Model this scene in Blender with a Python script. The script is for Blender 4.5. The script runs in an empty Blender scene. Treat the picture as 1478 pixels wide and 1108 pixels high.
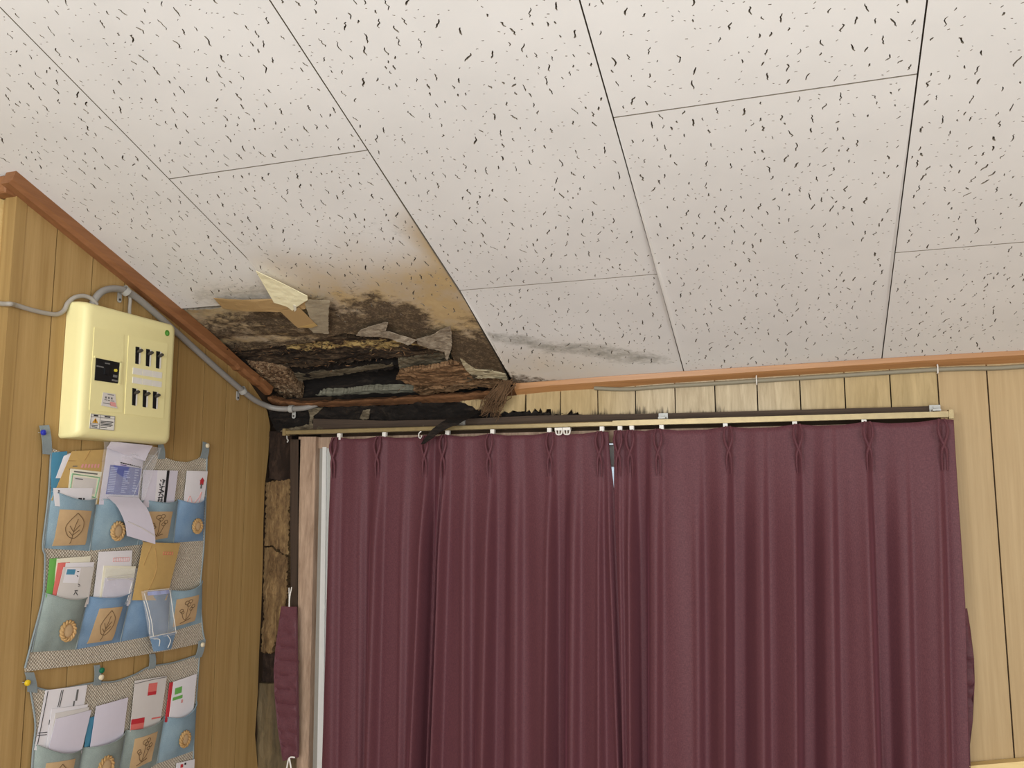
import bpy, math, random
import numpy as np
from mathutils import Vector, Matrix, noise
from mathutils.geometry import delaunay_2d_cdt

random.seed(7)
C = bpy.context.scene.collection
scene = bpy.context.scene

# ------------------------------------------------------------------ camera
FPX = 1230.19
YAW, PITCH, ROLL = math.radians(-18.775), math.radians(7.272), math.radians(-0.048)
CAM = Vector((1.585, -2.275, 1.6))
fwd = Vector((math.sin(YAW) * math.cos(PITCH), math.cos(YAW) * math.cos(PITCH), math.sin(PITCH)))
_r = Vector((math.cos(YAW), -math.sin(YAW), 0))
_u = _r.cross(fwd)
rgt = _r * math.cos(ROLL) + _u * math.sin(ROLL)
upv = _u * math.cos(ROLL) - _r * math.sin(ROLL)
cd = bpy.data.cameras.new('camera')
cam = bpy.data.objects.new('camera', cd)
C.objects.link(cam)
cd.sensor_width = 36
cd.lens = FPX / 1478 * 36
cd.clip_start = 0.02
m = Matrix((rgt, upv, -fwd)).transposed().to_4x4()
m.translation = CAM
cam.matrix_world = m
scene.camera = cam

# ------------------------------------------------------------------ world, light, exposure
w = bpy.data.worlds.new('world')
scene.world = w
w.use_nodes = True
w.node_tree.nodes['Background'].inputs[0].default_value = (0.80, 0.90, 1.0, 1)
w.node_tree.nodes['Background'].inputs[1].default_value = 1.0
scene.view_settings.view_transform = 'Standard'
scene.view_settings.look = 'None'
scene.view_settings.gamma = 1
scene.view_settings.use_curve_mapping = False
scene.view_settings.exposure = 0.0


def area_light(name, loc, target, sx, sy, power, col):
    d = bpy.data.lights.new(name, 'AREA')
    d.shape = 'RECTANGLE'
    d.size, d.size_y, d.energy, d.color = sx, sy, power, col
    o = bpy.data.objects.new(name, d)
    C.objects.link(o)
    o.location = loc
    o.rotation_euler = (Vector(target) - Vector(loc)).to_track_quat('-Z', 'Y').to_euler()
    return o


area_light('rear_fill_light', (1.4, -3.85, 1.45), (1.2, 0, 1.75), 2.4, 1.6, 77, (0.93, 0.98, 1.0))  # added soft fill from behind the camera; the rear wall has no window
area_light('side_fill_light', (3.22, -2.3, 1.35), (0, -1.2, 1.75), 1.7, 1.4, 50, (0.93, 0.98, 1.0))  # added fill to brighten the left wall; no window on this side
pl = bpy.data.lights.new('room_lamp_light', 'POINT')
pl.energy, pl.shadow_soft_size, pl.color = 32, 0.14, (0.97, 0.98, 1.0)
plo = bpy.data.objects.new('room_lamp_light', pl)
C.objects.link(plo)
plo.location = (0.75, -2.75, 2.05)

# ------------------------------------------------------------------ planes of the place
SL = math.radians(19.865)
CS, SN, TN = math.cos(SL), math.sin(SL), math.tan(SL)
ZC = 1.93                      # ceiling height at the window wall


class Frame:
    def __init__(s, o, u, v):
        s.o, s.u, s.v = Vector(o), Vector(u), Vector(v)
        s.n = s.u.cross(s.v)

    def p(s, u, v, h=0.0):
        return s.o + s.u * u + s.v * v + s.n * h

    def uv(s, px, py, h=0.0):          # where the sight line of a measured point meets the plane
        d = fwd + rgt * ((px - 739) / FPX) - upv * ((py - 554) / FPX)
        t = ((s.o + s.n * h - CAM).dot(s.n)) / d.dot(s.n)
        q = CAM + d * t - s.o
        return (q.dot(s.u), q.dot(s.v))

    def at(s, px, py, h=0.0):
        a, b = s.uv(px, py, h)
        return s.p(a, b, h)


LW = Frame((0, 0, 0), (0, 1, 0), (0, 0, 1))          # left wall, n = +x
BW = Frame((0, 0, 0), (1, 0, 0), (0, 0, 1))          # window wall, n = -y
CE = Frame((0, 0, ZC), (1, 0, 0), (0, -CS, SN))      # sloping ceiling, n = down
RW = Frame((0, -0.937, 0), (1, 0, 0), (0, 0, 1))     # return wall beyond the outer corner


def sm(a, b, x):
    t = max(0.0, min(1.0, (x - a) / (b - a)))
    return t * t * (3 - 2 * t)


def nz(x, y, z=0.0, s=1.0):
    return noise.noise(Vector((x * s, y * s, z)))


# ------------------------------------------------------------------ materials
def lin(h):
    h = h.lstrip('#')
    r = []
    for i in (0, 2, 4):
        c = int(h[i:i + 2], 16) / 255
        r.append(c / 12.92 if c <= 0.04045 else ((c + 0.055) / 1.055) ** 2.4)
    return (*r, 1)


MATS = {}


class NT:
    def __init__(s, name):
        s.m = bpy.data.materials.new(name)
        s.m.use_nodes = True
        s.t = s.m.node_tree
        s.b = s.t.nodes['Principled BSDF']
        MATS[name] = s.m

    def n(s, typ, **kw):
        x = s.t.nodes.new(typ)
        for k, v in kw.items():
            setattr(x, k, v)
        return x

    def l(s, a, b):
        s.t.links.new(a, b)

    def pos(s, scale=(1, 1, 1), rot=(0, 0, 0), rnd=0.0):
        g = s.n('ShaderNodeNewGeometry')
        mp = s.n('ShaderNodeMapping')
        mp.inputs['Scale'].default_value = scale
        mp.inputs['Rotation'].default_value = rot
        s.l(g.outputs['Position'], mp.inputs['Vector'])
        if rnd:
            oi = s.n('ShaderNodeObjectInfo')
            mu = s.n('ShaderNodeMath', operation='MULTIPLY')
            mu.inputs[1].default_value = rnd
            s.l(oi.outputs['Random'], mu.inputs[0])
            s.l(mu.outputs[0], mp.inputs['Location'])
        return mp.outputs[0]

    def noise(s, vec, scale, detail=4, rough=0.55, dist=0.0):
        x = s.n('ShaderNodeTexNoise')
        x.inputs['Scale'].default_value = scale
        x.inputs['Detail'].default_value = detail
        x.inputs['Roughness'].default_value = rough
        x.inputs['Distortion'].default_value = dist
        s.l(vec, x.inputs['Vector'])
        return x.outputs['Fac']

    def ramp(s, fac, stops, interp='LINEAR'):
        x = s.n('ShaderNodeValToRGB')
        x.color_ramp.interpolation = interp
        e = x.color_ramp.elements
        while len(e) < len(stops):
            e.new(0.5)
        for i, (p, c) in enumerate(stops):
            e[i].position = p
            e[i].color = lin(c) if isinstance(c, str) else (c, c, c, 1)
        s.l(fac, x.inputs['Fac'])
        return x.outputs['Color']

    def math(s, op, a, b=None, clamp=False):
        x = s.n('ShaderNodeMath', operation=op)
        x.use_clamp = clamp
        for i, q in enumerate((a, b)):
            if q is None:
                continue
            if isinstance(q, (int, float)):
                x.inputs[i].default_value = q
            else:
                s.l(q, x.inputs[i])
        return x.outputs[0]

    def mix(s, fac, a, b, blend='MIX'):
        x = s.n('ShaderNodeMix', data_type='RGBA', blend_type=blend)
        for i, q in ((0, fac), (6, a), (7, b)):
            if isinstance(q, (int, float)):
                x.inputs[i].default_value = q
            elif isinstance(q, str):
                x.inputs[i].default_value = lin(q)
            else:
                s.l(q, x.inputs[i])
        return x.outputs[2]

    def attr(s, name):
        x = s.n('ShaderNodeAttribute')
        x.attribute_name = name
        return x.outputs['Fac']

    def bump(s, h, strength=0.3, dist=0.002):
        x = s.n('ShaderNodeBump')
        x.inputs['Strength'].default_value = strength
        x.inputs['Distance'].default_value = dist
        s.l(h, x.inputs['Height'])
        s.l(x.outputs[0], s.b.inputs['Normal'])

    def fin(s, col=None, rough=0.6, metal=0.0, spec=None):
        if col is not None:
            if isinstance(col, str):
                s.b.inputs['Base Color'].default_value = lin(col)
            else:
                s.l(col, s.b.inputs['Base Color'])
        s.b.inputs['Roughness'].default_value = rough
        s.b.inputs['Metallic'].default_value = metal
        if spec is not None:
            s.b.inputs['Specular IOR Level'].default_value = spec
        return s.m


def plain(name, col, rough=0.6, metal=0.0, var=0.06, spec=None):
    t = NT(name)
    v = t.noise(t.pos(), 60, 3)
    c = t.mix(t.math('MULTIPLY', v, var * 2), col, '#000000')
    return t.fin(c, rough, metal, spec)


# ceiling tile: pale board, stains driven by painted masks (tan = water stain, mold = black growth)
t = NT('ceiling_tile')
p = t.pos()
c0 = t.ramp(t.noise(p, 5, 3), [(0.3, '#dcdad7'), (0.7, '#e4e2df')])
tan, mold, grey = t.attr('tan'), t.attr('mold'), t.attr('grey')
nb, ns, nf = t.noise(p, 14, 6, 0.62), t.noise(p, 55, 6, 0.7), t.noise(p, 190, 4, 0.7)
ps = t.pos((0.75, 1.25, 1.25))
nst = t.noise(ps, 42, 6, 0.7, 0.4)
tf = t.math('MULTIPLY', tan, t.math('ADD', t.math('MULTIPLY', nb, 1.1), 0.42), True)
c1 = t.mix(t.math('MULTIPLY', tf, 0.92), c0, t.ramp(nb, [(0.3, '#a3854f'), (0.7, '#c2a674')]))
gf = t.math('MULTIPLY', t.math('SUBTRACT', t.math('ADD', t.math('MULTIPLY', grey, 0.75), t.math('ADD', t.math('MULTIPLY', nst, 0.7), t.math('MULTIPLY', nb, 0.4))), 0.88), 3.4, True)
c2 = t.mix(t.math('MULTIPLY', gf, 0.62), c1, t.ramp(ns, [(0.4, '#565446'), (0.6, '#8b8778')]))
mf = t.math('MULTIPLY', t.math('SUBTRACT', t.math('ADD', t.math('MULTIPLY', mold, 0.72), t.math('ADD', t.math('MULTIPLY', nst, 0.7), t.math('MULTIPLY', nb, 0.5))), 0.98), 6.0, True)
nf2 = t.math('ADD', t.math('MULTIPLY', nf, 0.5), t.math('MULTIPLY', ns, 0.5))
mc = t.ramp(nf2, [(0.34, '#211b16'), (0.5, '#4a3d31'), (0.62, '#7d6b54'), (0.72, '#a18b68')])
c3 = t.mix(t.math('MULTIPLY', mf, 0.93), c2, mc)
t.bump(t.noise(p, 420, 3), 0.12, 0.001)
t.fin(c3, 0.85, spec=0.2)


def wood(name, lo, hi, axis='z', gscale=42, stretch=0.035, rough=0.55, rnd=3.0, groove=0.25, spec=0.35):
    t = NT(name)
    sc = [1, 1, 1]
    sc['xyz'.index(axis)] = stretch
    p = t.pos(tuple(sc), rnd=rnd)
    a = t.noise(p, gscale, 5, 0.6, 0.6)
    b = t.noise(p, gscale * 4.5, 3, 0.6)
    f = t.math('ADD', t.math('MULTIPLY', a, 0.65), t.math('MULTIPLY', b, 0.35))
    oi = t.n('ShaderNodeObjectInfo')
    f = t.math('ADD', f, t.math('MULTIPLY', t.math('SUBTRACT', oi.outputs['Random'], 0.5), 0.14))
    t.bump(b, groove, 0.0008)
    return t.fin(t.ramp(f, [(0.30, lo), (0.70, hi)]), rough, spec=spec)


wood('wood_left_wall', '#957645', '#b0915f')
wood('wood_back_wall', '#aa8f66', '#bfa57c')
wood('wood_corner_post', '#8b6d40', '#ab8c58', gscale=30)
wood('wood_trim', '#96683f', '#b98758', axis='x', gscale=36, rough=0.36, spec=0.5)
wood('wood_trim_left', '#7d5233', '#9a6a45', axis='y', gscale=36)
wood('wood_casing', '#8f7560', '#c6aa92', gscale=60, stretch=0.12, rough=0.7)
wood('wood_casing_dark', '#2c2119', '#4a3a2e', gscale=50)
wood('wood_header', '#382d25', '#5a493b', axis='x', gscale=70, groove=0.6, rough=0.8)
wood('wood_pale', '#d5b878', '#ecd197', axis='x')
wood('wood_exposed', '#5b4225', '#9a774a', gscale=26, stretch=0.16, rough=0.8, groove=0.6)
wood('wood_exposed_grey', '#4c4130', '#7d6b4d', gscale=26, stretch=0.16, rough=0.85, groove=0.6)
wood('floor_wood', '#7a5a38', '#94714a', axis='x', gscale=20)
plain('groove_backing', '#3a2918', 0.9)
plain('tile_backing', '#4a3a24', 0.9)
plain('pit_rim_shade', '#8f8474', 0.95)  # pit walls, floors and tile rims: shade put into a darker colour
plain('plaster_plain', '#b9a988', 0.9)

# upper window-wall plywood with damp black specks near the broken bottom edge
t = NT('wood_damp_ply')
p = t.pos((1, 1, 0.10), rnd=3.0)
a = t.noise(p, 70, 5, 0.65, 0.5)
pale = t.attr('pale')
damp = t.attr('damp')
b0 = t.ramp(a, [(0.3, '#a18b62'), (0.7, '#bfa77c')])
b1 = t.ramp(a, [(0.3, '#a8967a'), (0.7, '#d0c0a2')])
base = t.mix(pale, b0, b1)
df = t.math('MULTIPLY', t.math('SUBTRACT', t.math('ADD', damp, t.noise(p, 130, 5, 0.7)), 0.98), 5.0, True)
c = t.mix(t.math('MULTIPLY', df, 0.85), base, '#2b241c')
t.bump(a, 0.3, 0.001)
t.fin(c, 0.7, spec=0.3)


def rot(name, stops, axis='x', scale=30, bump=1.0, flake=None, rough=0.9, an=0.3):
    t = NT(name)
    sc = [1, 1, 1]
    sc['xyz'.index(axis)] = an
    p = t.pos(tuple(sc), rnd=2.0)
    a = t.noise(p, scale, 7, 0.68, 0.8)
    b = t.noise(p, scale * 5, 5, 0.7)
    f = t.math('ADD', t.math('MULTIPLY', a, 0.62), t.math('MULTIPLY', b, 0.38))
    c = t.ramp(f, stops)
    if flake:
        g = t.noise(t.pos((0.8, 1.3, 1.3)), 34, 6, 0.65, 0.5)
        fl = t.math('MULTIPLY', t.math('SUBTRACT', t.math('ADD', g, t.math('MULTIPLY', t.attr('flake'), 0.42)), 0.80), 9.0, True)
        c = t.mix(fl, c, flake)
    t.bump(f, bump, 0.006)
    return t.fin(c, rough, spec=0.25)


rot('rot_black', [(0.30, '#0a0807'), (0.52, '#1d1815'), (0.68, '#3a3129')])
rot('rot_mouldy', [(0.34, '#2a221b'), (0.46, '#5d4c3c'), (0.56, '#86735e'), (0.68, '#a4917a')], scale=40, flake='#a98f62', an=0.65)
rot('rot_flaking', [(0.36, '#0c0a08'), (0.48, '#2f261e'), (0.58, '#5a4a39'), (0.7, '#85725a')], flake='#bfa56c')
rot('rot_brown', [(0.36, '#2e1d12'), (0.46, '#664d38'), (0.56, '#9d8264'), (0.66, '#c9b79a')], axis='y', scale=85, an=0.4)
rot('rot_splinter', [(0.34, '#2a1d14'), (0.46, '#644a32'), (0.56, '#987554'), (0.70, '#bfa685')], scale=60, an=0.1)
rot('rot_grey', [(0.34, '#2f281f'), (0.5, '#665b49'), (0.66, '#938872')], scale=44)
rot('grey_board', [(0.34, '#4d4a3d'), (0.5, '#7c7868'), (0.66, '#9f9b88')], scale=40, bump=0.5, an=0.12)
rot('rot_bare', [(0.33, '#3d2c1c'), (0.45, '#6b5338'), (0.56, '#8a6f4b'), (0.68, '#ab9068')], axis='z', scale=34, an=0.25)
rot('rot_trim', [(0.30, '#3a2113'), (0.48, '#65452c'), (0.6, '#8a6040'), (0.8, '#a27550')], scale=18, bump=0.4)
rot('rot_post', [(0.30, '#17100c'), (0.5, '#2c2019'), (0.7, '#4b3a2f')], axis='z', scale=30)
rot('torn_paper', [(0.34, '#5f5446'), (0.48, '#8d806e'), (0.62, '#b3a692')], scale=44, bump=0.5, an=0.6)
rot('torn_board_edge', [(0.3, '#8c7f62'), (0.5, '#b7aa8b'), (0.7, '#d2c7ab')], scale=50, bump=0.6)
rot('wet_film', [(0.3, '#857a68'), (0.5, '#9f937d'), (0.7, '#b5a98f')], scale=18, an=0.7, bump=0.2, rough=0.45)
rot('fibre', [(0.3, '#4a3626'), (0.6, '#7b5f45'), (0.8, '#9a7f60')], axis='z')
plain('packing_tape', '#b6976a', 0.35, var=0.05)
plain('packing_tape_light', '#c2a268', 0.35)
plain('flap_cream', '#f4ecc6', 0.5, var=0.02)
plain('steel_grey', '#b4b3ae', 0.4, 0.1)
plain('pvc_grey', '#8f8b86', 0.5)
plain('cable_grey', '#a39c92', 0.55)
plain('cable_old', '#8e8672', 0.6)
plain('brass_rail', '#a8946a', 0.34, 0.35, var=0.2)
plain('white_plastic', '#ebe6de', 0.4)
plain('aluminium', '#c9c8c2', 0.45, 0.15, var=0.05)
plain('aluminium_white', '#efeeea', 0.4, 0.1, var=0.05)
plain('aluminium_grey', '#a5a198', 0.5, 0.15)
plain('box_cream', '#eee4a9', 0.42, var=0.02)
plain('black_plastic', '#17171a', 0.4)
plain('lever_grey', '#3f3b37', 0.45)
plain('label_white', '#e6e2da', 0.6)
plain('ink_black', '#1c1a1d', 0.7)
plain('ink_grey', '#6b6a68', 0.7)
plain('warning_orange', '#d39a2b', 0.6)
plain('green_sticker', '#4f8a2e', 0.5)
plain('yellow_button', '#e3cf4a', 0.4)
plain('pink_print', '#df9d98', 0.7)
plain('red_print', '#c32f38', 0.6)
plain('red_light', '#e0736b', 0.6)
plain('green_print', '#6cb054', 0.6)
plain('blue_print', '#6a74b8', 0.6, var=0.2)
plain('blue_pale', '#aab3dc', 0.6)
plain('purple_print', '#6e5a9c', 0.6)
plain('paper_white', '#e3dfe2', 0.7, var=0.03)
plain('paper_lilac', '#d6d0dc', 0.7, var=0.03)
plain('paper_cream', '#e9e3cd', 0.7, var=0.03)
plain('paper_grey', '#d3cdc8', 0.7, var=0.03)
plain('paper_kraft', '#c9a667', 0.75, var=0.08)
plain('paper_kraft_dark', '#b48f56', 0.75, var=0.1)
plain('folder_blue', '#4f8fae', 0.5)
plain('label_green_edge', '#7fae86', 0.6)
plain('pin_blue', '#2a35a8', 0.3)
plain('pin_yellow', '#e0bf2a', 0.3)
plain('pin_green', '#176b4a', 0.3)
plain('pin_cream', '#e3d3b4', 0.3)
plain('linen_patch', '#c6a67c', 0.85, var=0.1)
plain('stitch_brown', '#6f5639', 0.85)
plain('lamp_white', '#f0eee8', 0.5)

t = NT('clear_film')
t.fin('#eef0f4', 0.12)
t.b.inputs['Alpha'].default_value = 0.13
t = NT('frosted_glass')
t.fin('#eef3f6', 0.5)
t.b.inputs['Transmission Weight'].default_value = 1.0

# maroon curtain weave
t = NT('curtain_maroon')
p = t.pos((1, 1, 0.25))
wv = t.n('ShaderNodeTexNoise')
a = t.noise(p, 700, 2)
b = t.noise(t.pos((0.15, 1, 1)), 900, 2)
f = t.math('ADD', t.math('MULTIPLY', a, 0.5), t.math('MULTIPLY', b, 0.5))
t.bump(f, 0.25, 0.0006)
t.fin(t.ramp(f, [(0.3, '#4f2c34'), (0.7, '#6d4046')]), 0.62, spec=0.3)
t.b.inputs['Sheen Weight'].default_value = 0.4
t.b.inputs['Sheen Roughness'].default_value = 0.4
t.b.inputs['Sheen Tint'].default_value = lin('#b06a7c')


def fabric(name, a, b, scale=520, bump=0.3):
    t = NT(name)
    n1 = t.noise(t.pos(), scale, 2)
    n2 = t.noise(t.pos(), 18, 4)
    f = t.math('ADD', t.math('MULTIPLY', n1, 0.4), t.math('MULTIPLY', n2, 0.6))
    t.bump(n1, bump, 0.001)
    return t.fin(t.ramp(f, [(0.3, a), (0.7, b)]), 0.9, spec=0.15)


fabric('denim_blue', '#79909e', '#94a9b3')
fabric('denim_deep', '#6884a2', '#839cb4')
fabric('denim_grey', '#7d8885', '#97a29c')
fabric('binding_grey', '#7a8487', '#90999a')
fabric('cord_jute', '#a07c4c', '#c9a676')

# coarse woven check of the wall pocket backing
t = NT('woven_check')
g = t.n('ShaderNodeNewGeometry')
sep = t.n('ShaderNodeSeparateXYZ')
t.l(g.outputs['Position'], sep.inputs[0])
sy = t.math('SINE', t.math('MULTIPLY', sep.outputs['Y'], 800))
sz = t.math('SINE', t.math('MULTIPLY', sep.outputs['Z'], 800))
mx = t.math('MULTIPLY', sy, sz)
f = t.math('ADD', t.math('MULTIPLY', mx, 0.32), t.noise(t.pos(), 180, 4, 0.7))
t.bump(t.math('ADD', mx, t.noise(t.pos(), 300, 2)), 0.6, 0.0015)
t.fin(t.ramp(f, [(0.2, '#8f867a'), (0.5, '#b5aa98'), (0.8, '#d6ccbc')]), 0.95, spec=0.1)


# ------------------------------------------------------------------ object helpers
def tag(o, label, cat, group=None):
    o['label'] = label
    o['category'] = cat
    if group:
        o['group'] = group
    return o


def thing(name, loc, label=None, cat=None, group=None, kind=None):
    o = bpy.data.objects.new(name, None)
    o.empty_display_size = 0.05
    C.objects.link(o)
    o.location = loc
    if label:
        tag(o, label, cat, group)
    if kind:
        o['kind'] = kind
    return o


def origin_of(par):
    v = Vector((0, 0, 0))
    while par is not None:
        v += par.location
        par = par.parent
    return v


def obj(name, verts, faces, mat, parent=None, smooth=False, attrs=None, kind=None):
    """One mesh object from world-space points; its origin sits at the base of its own bounds."""
    if parent is None:
        a = np.array([tuple(v) for v in verts])
        org = Vector(((a[:, 0].min() + a[:, 0].max()) / 2, (a[:, 1].min() + a[:, 1].max()) / 2, a[:, 2].min()))
    else:
        org = origin_of(parent)
    me = bpy.data.meshes.new(name)
    me.from_pydata([tuple(Vector(v) - org) for v in verts], [], faces)
    me.materials.append(MATS[mat])
    for k, arr in (attrs or {}).items():
        at = me.attributes.new(k, 'FLOAT', 'POINT')
        at.data.foreach_set('value', arr)
    if smooth:
        me.polygons.foreach_set('use_smooth', [True] * len(me.polygons))
    me.update()
    o = bpy.data.objects.new(name, me)
    C.objects.link(o)
    if parent is None:
        o.location = org
    else:
        o.parent = parent
    if kind:
        o['kind'] = kind
    return o


def smooth_by_angle(o, deg=35):
    me = o.data
    me.polygons.foreach_set('use_smooth', [True] * len(me.polygons))
    try:
        me.set_sharp_from_angle(angle=math.radians(deg))
    except Exception:
        pass
    return o


class MB:
    """Collects world-space geometry of ONE object."""
    def __init__(s):
        s.v, s.f = [], []

    def add(s, verts, faces):
        k = len(s.v)
        s.v += [Vector(q) for q in verts]
        s.f += [tuple(i + k for i in fc) for fc in faces]
        return s

    def box(s, a, b):
        x0, y0, z0 = a
        x1, y1, z1 = b
        return s.add([(x0, y0, z0), (x1, y0, z0), (x1, y1, z0), (x0, y1, z0), (x0, y0, z1), (x1, y0, z1), (x1, y1, z1), (x0, y1, z1)],
                     [(0, 3, 2, 1), (4, 5, 6, 7), (0, 1, 5, 4), (1, 2, 6, 5), (2, 3, 7, 6), (3, 0, 4, 7)])

    def fbox(s, fr, u0, u1, v0, v1, h0, h1, bev=0.0):
        """Box on a frame, its front edges bevelled."""
        b = bev
        lo = [fr.p(u0, v0, h0), fr.p(u1, v0, h0), fr.p(u1, v1, h0), fr.p(u0, v1, h0)]
        if b <= 0:
            hi = [fr.p(u0, v0, h1), fr.p(u1, v0, h1), fr.p(u1, v1, h1), fr.p(u0, v1, h1)]
            return s.add(lo + hi, [(0, 3, 2, 1), (4, 5, 6, 7), (0, 1, 5, 4), (1, 2, 6, 5), (2, 3, 7, 6), (3, 0, 4, 7)])
        mid = [fr.p(u0, v0, h1 - b), fr.p(u1, v0, h1 - b), fr.p(u1, v1, h1 - b), fr.p(u0, v1, h1 - b)]
        hi = [fr.p(u0 + b, v0 + b, h1), fr.p(u1 - b, v0 + b, h1), fr.p(u1 - b, v1 - b, h1), fr.p(u0 + b, v1 - b, h1)]
        q = [(0, 3, 2, 1), (8, 9, 10, 11)]
        for k in (0, 4):
            q += [(k, k + 1, k + 5, k + 4), (k + 1, k + 2, k + 6, k + 5), (k + 2, k + 3, k + 7, k + 6), (k + 3, k, k + 4, k + 7)]
        return s.add(lo + mid + hi, q)

    def tube(s, pts, r, seg=10, flat=1.0):
        pts = [Vector(q) for q in pts]
        rs = r if isinstance(r, (list, tuple)) else [r] * len(pts)
        n = len(pts)
        k = len(s.v)
        ref = None
        for i, q in enumerate(pts):
            d = (pts[min(i + 1, n - 1)] - pts[max(i - 1, 0)]).normalized()
            if ref is None:
                ref = Vector((0, 0, 1)) if abs(d.z) < 0.8 else Vector((0, -1, 0))
            a = (ref - d * ref.dot(d)).normalized()
            b = d.cross(a)
            ref = a
            for j in range(seg):
                an = 2 * math.pi * j / seg
                s.v.append(q + a * (math.cos(an) * rs[i]) + b * (math.sin(an) * rs[i] * flat))
        for i in range(n - 1):
            for j in range(seg):
                j2 = (j + 1) % seg
                s.f.append((k + i * seg + j, k + i * seg + j2, k + (i + 1) * seg + j2, k + (i + 1) * seg + j))
        s.f.append(tuple(k + j for j in reversed(range(seg))))
        s.f.append(tuple(k + (n - 1) * seg + j for j in range(seg)))
        return s

    def build(s, name, mat, parent=None, smooth=False, kind=None):
        o = obj(name, s.v, s.f, mat, parent, False, None, kind)
        if smooth:
            smooth_by_angle(o, 40)
        return o


def spline(pts, n=8):
    """Catmull-Rom through points."""
    pts = [Vector(q) for q in pts]
    out = []
    for i in range(len(pts) - 1):
        p0, p1, p2, p3 = pts[max(i - 1, 0)], pts[i], pts[i + 1], pts[min(i + 2, len(pts) - 1)]
        for k in range(n):
            t = k / n
            out.append(0.5 * ((2 * p1) + (p2 - p0) * t + (2 * p0 - 5 * p1 + 4 * p2 - p3) * t * t + (3 * p1 - p0 - 3 * p2 + p3) * t ** 3))
    out.append(pts[-1])
    return out


def area2(poly):
    return sum(poly[i][0] * poly[(i + 1) % len(poly)][1] - poly[(i + 1) % len(poly)][0] * poly[i][1] for i in range(len(poly)))


def jag(poly, step, amp, seed, keep=()):
    """Break the straight sides of an outline into a ragged line (sides listed in keep stay straight)."""
    rnd = random.Random(seed)
    out = []
    for i in range(len(poly)):
        a, b = poly[i], poly[(i + 1) % len(poly)]
        d = math.hypot(b[0] - a[0], b[1] - a[1])
        n = max(1, int(d / step))
        out.append(a)
        if i in keep or d < 1e-6:
            continue
        nx, ny = -(b[1] - a[1]) / d, (b[0] - a[0]) / d
        for k in range(1, n):
            t = (k + rnd.uniform(-0.3, 0.3)) / n
            q = rnd.uniform(-amp, amp)
            out.append((a[0] + (b[0] - a[0]) * t + nx * q, a[1] + (b[1] - a[1]) * t + ny * q))
    return out


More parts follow.
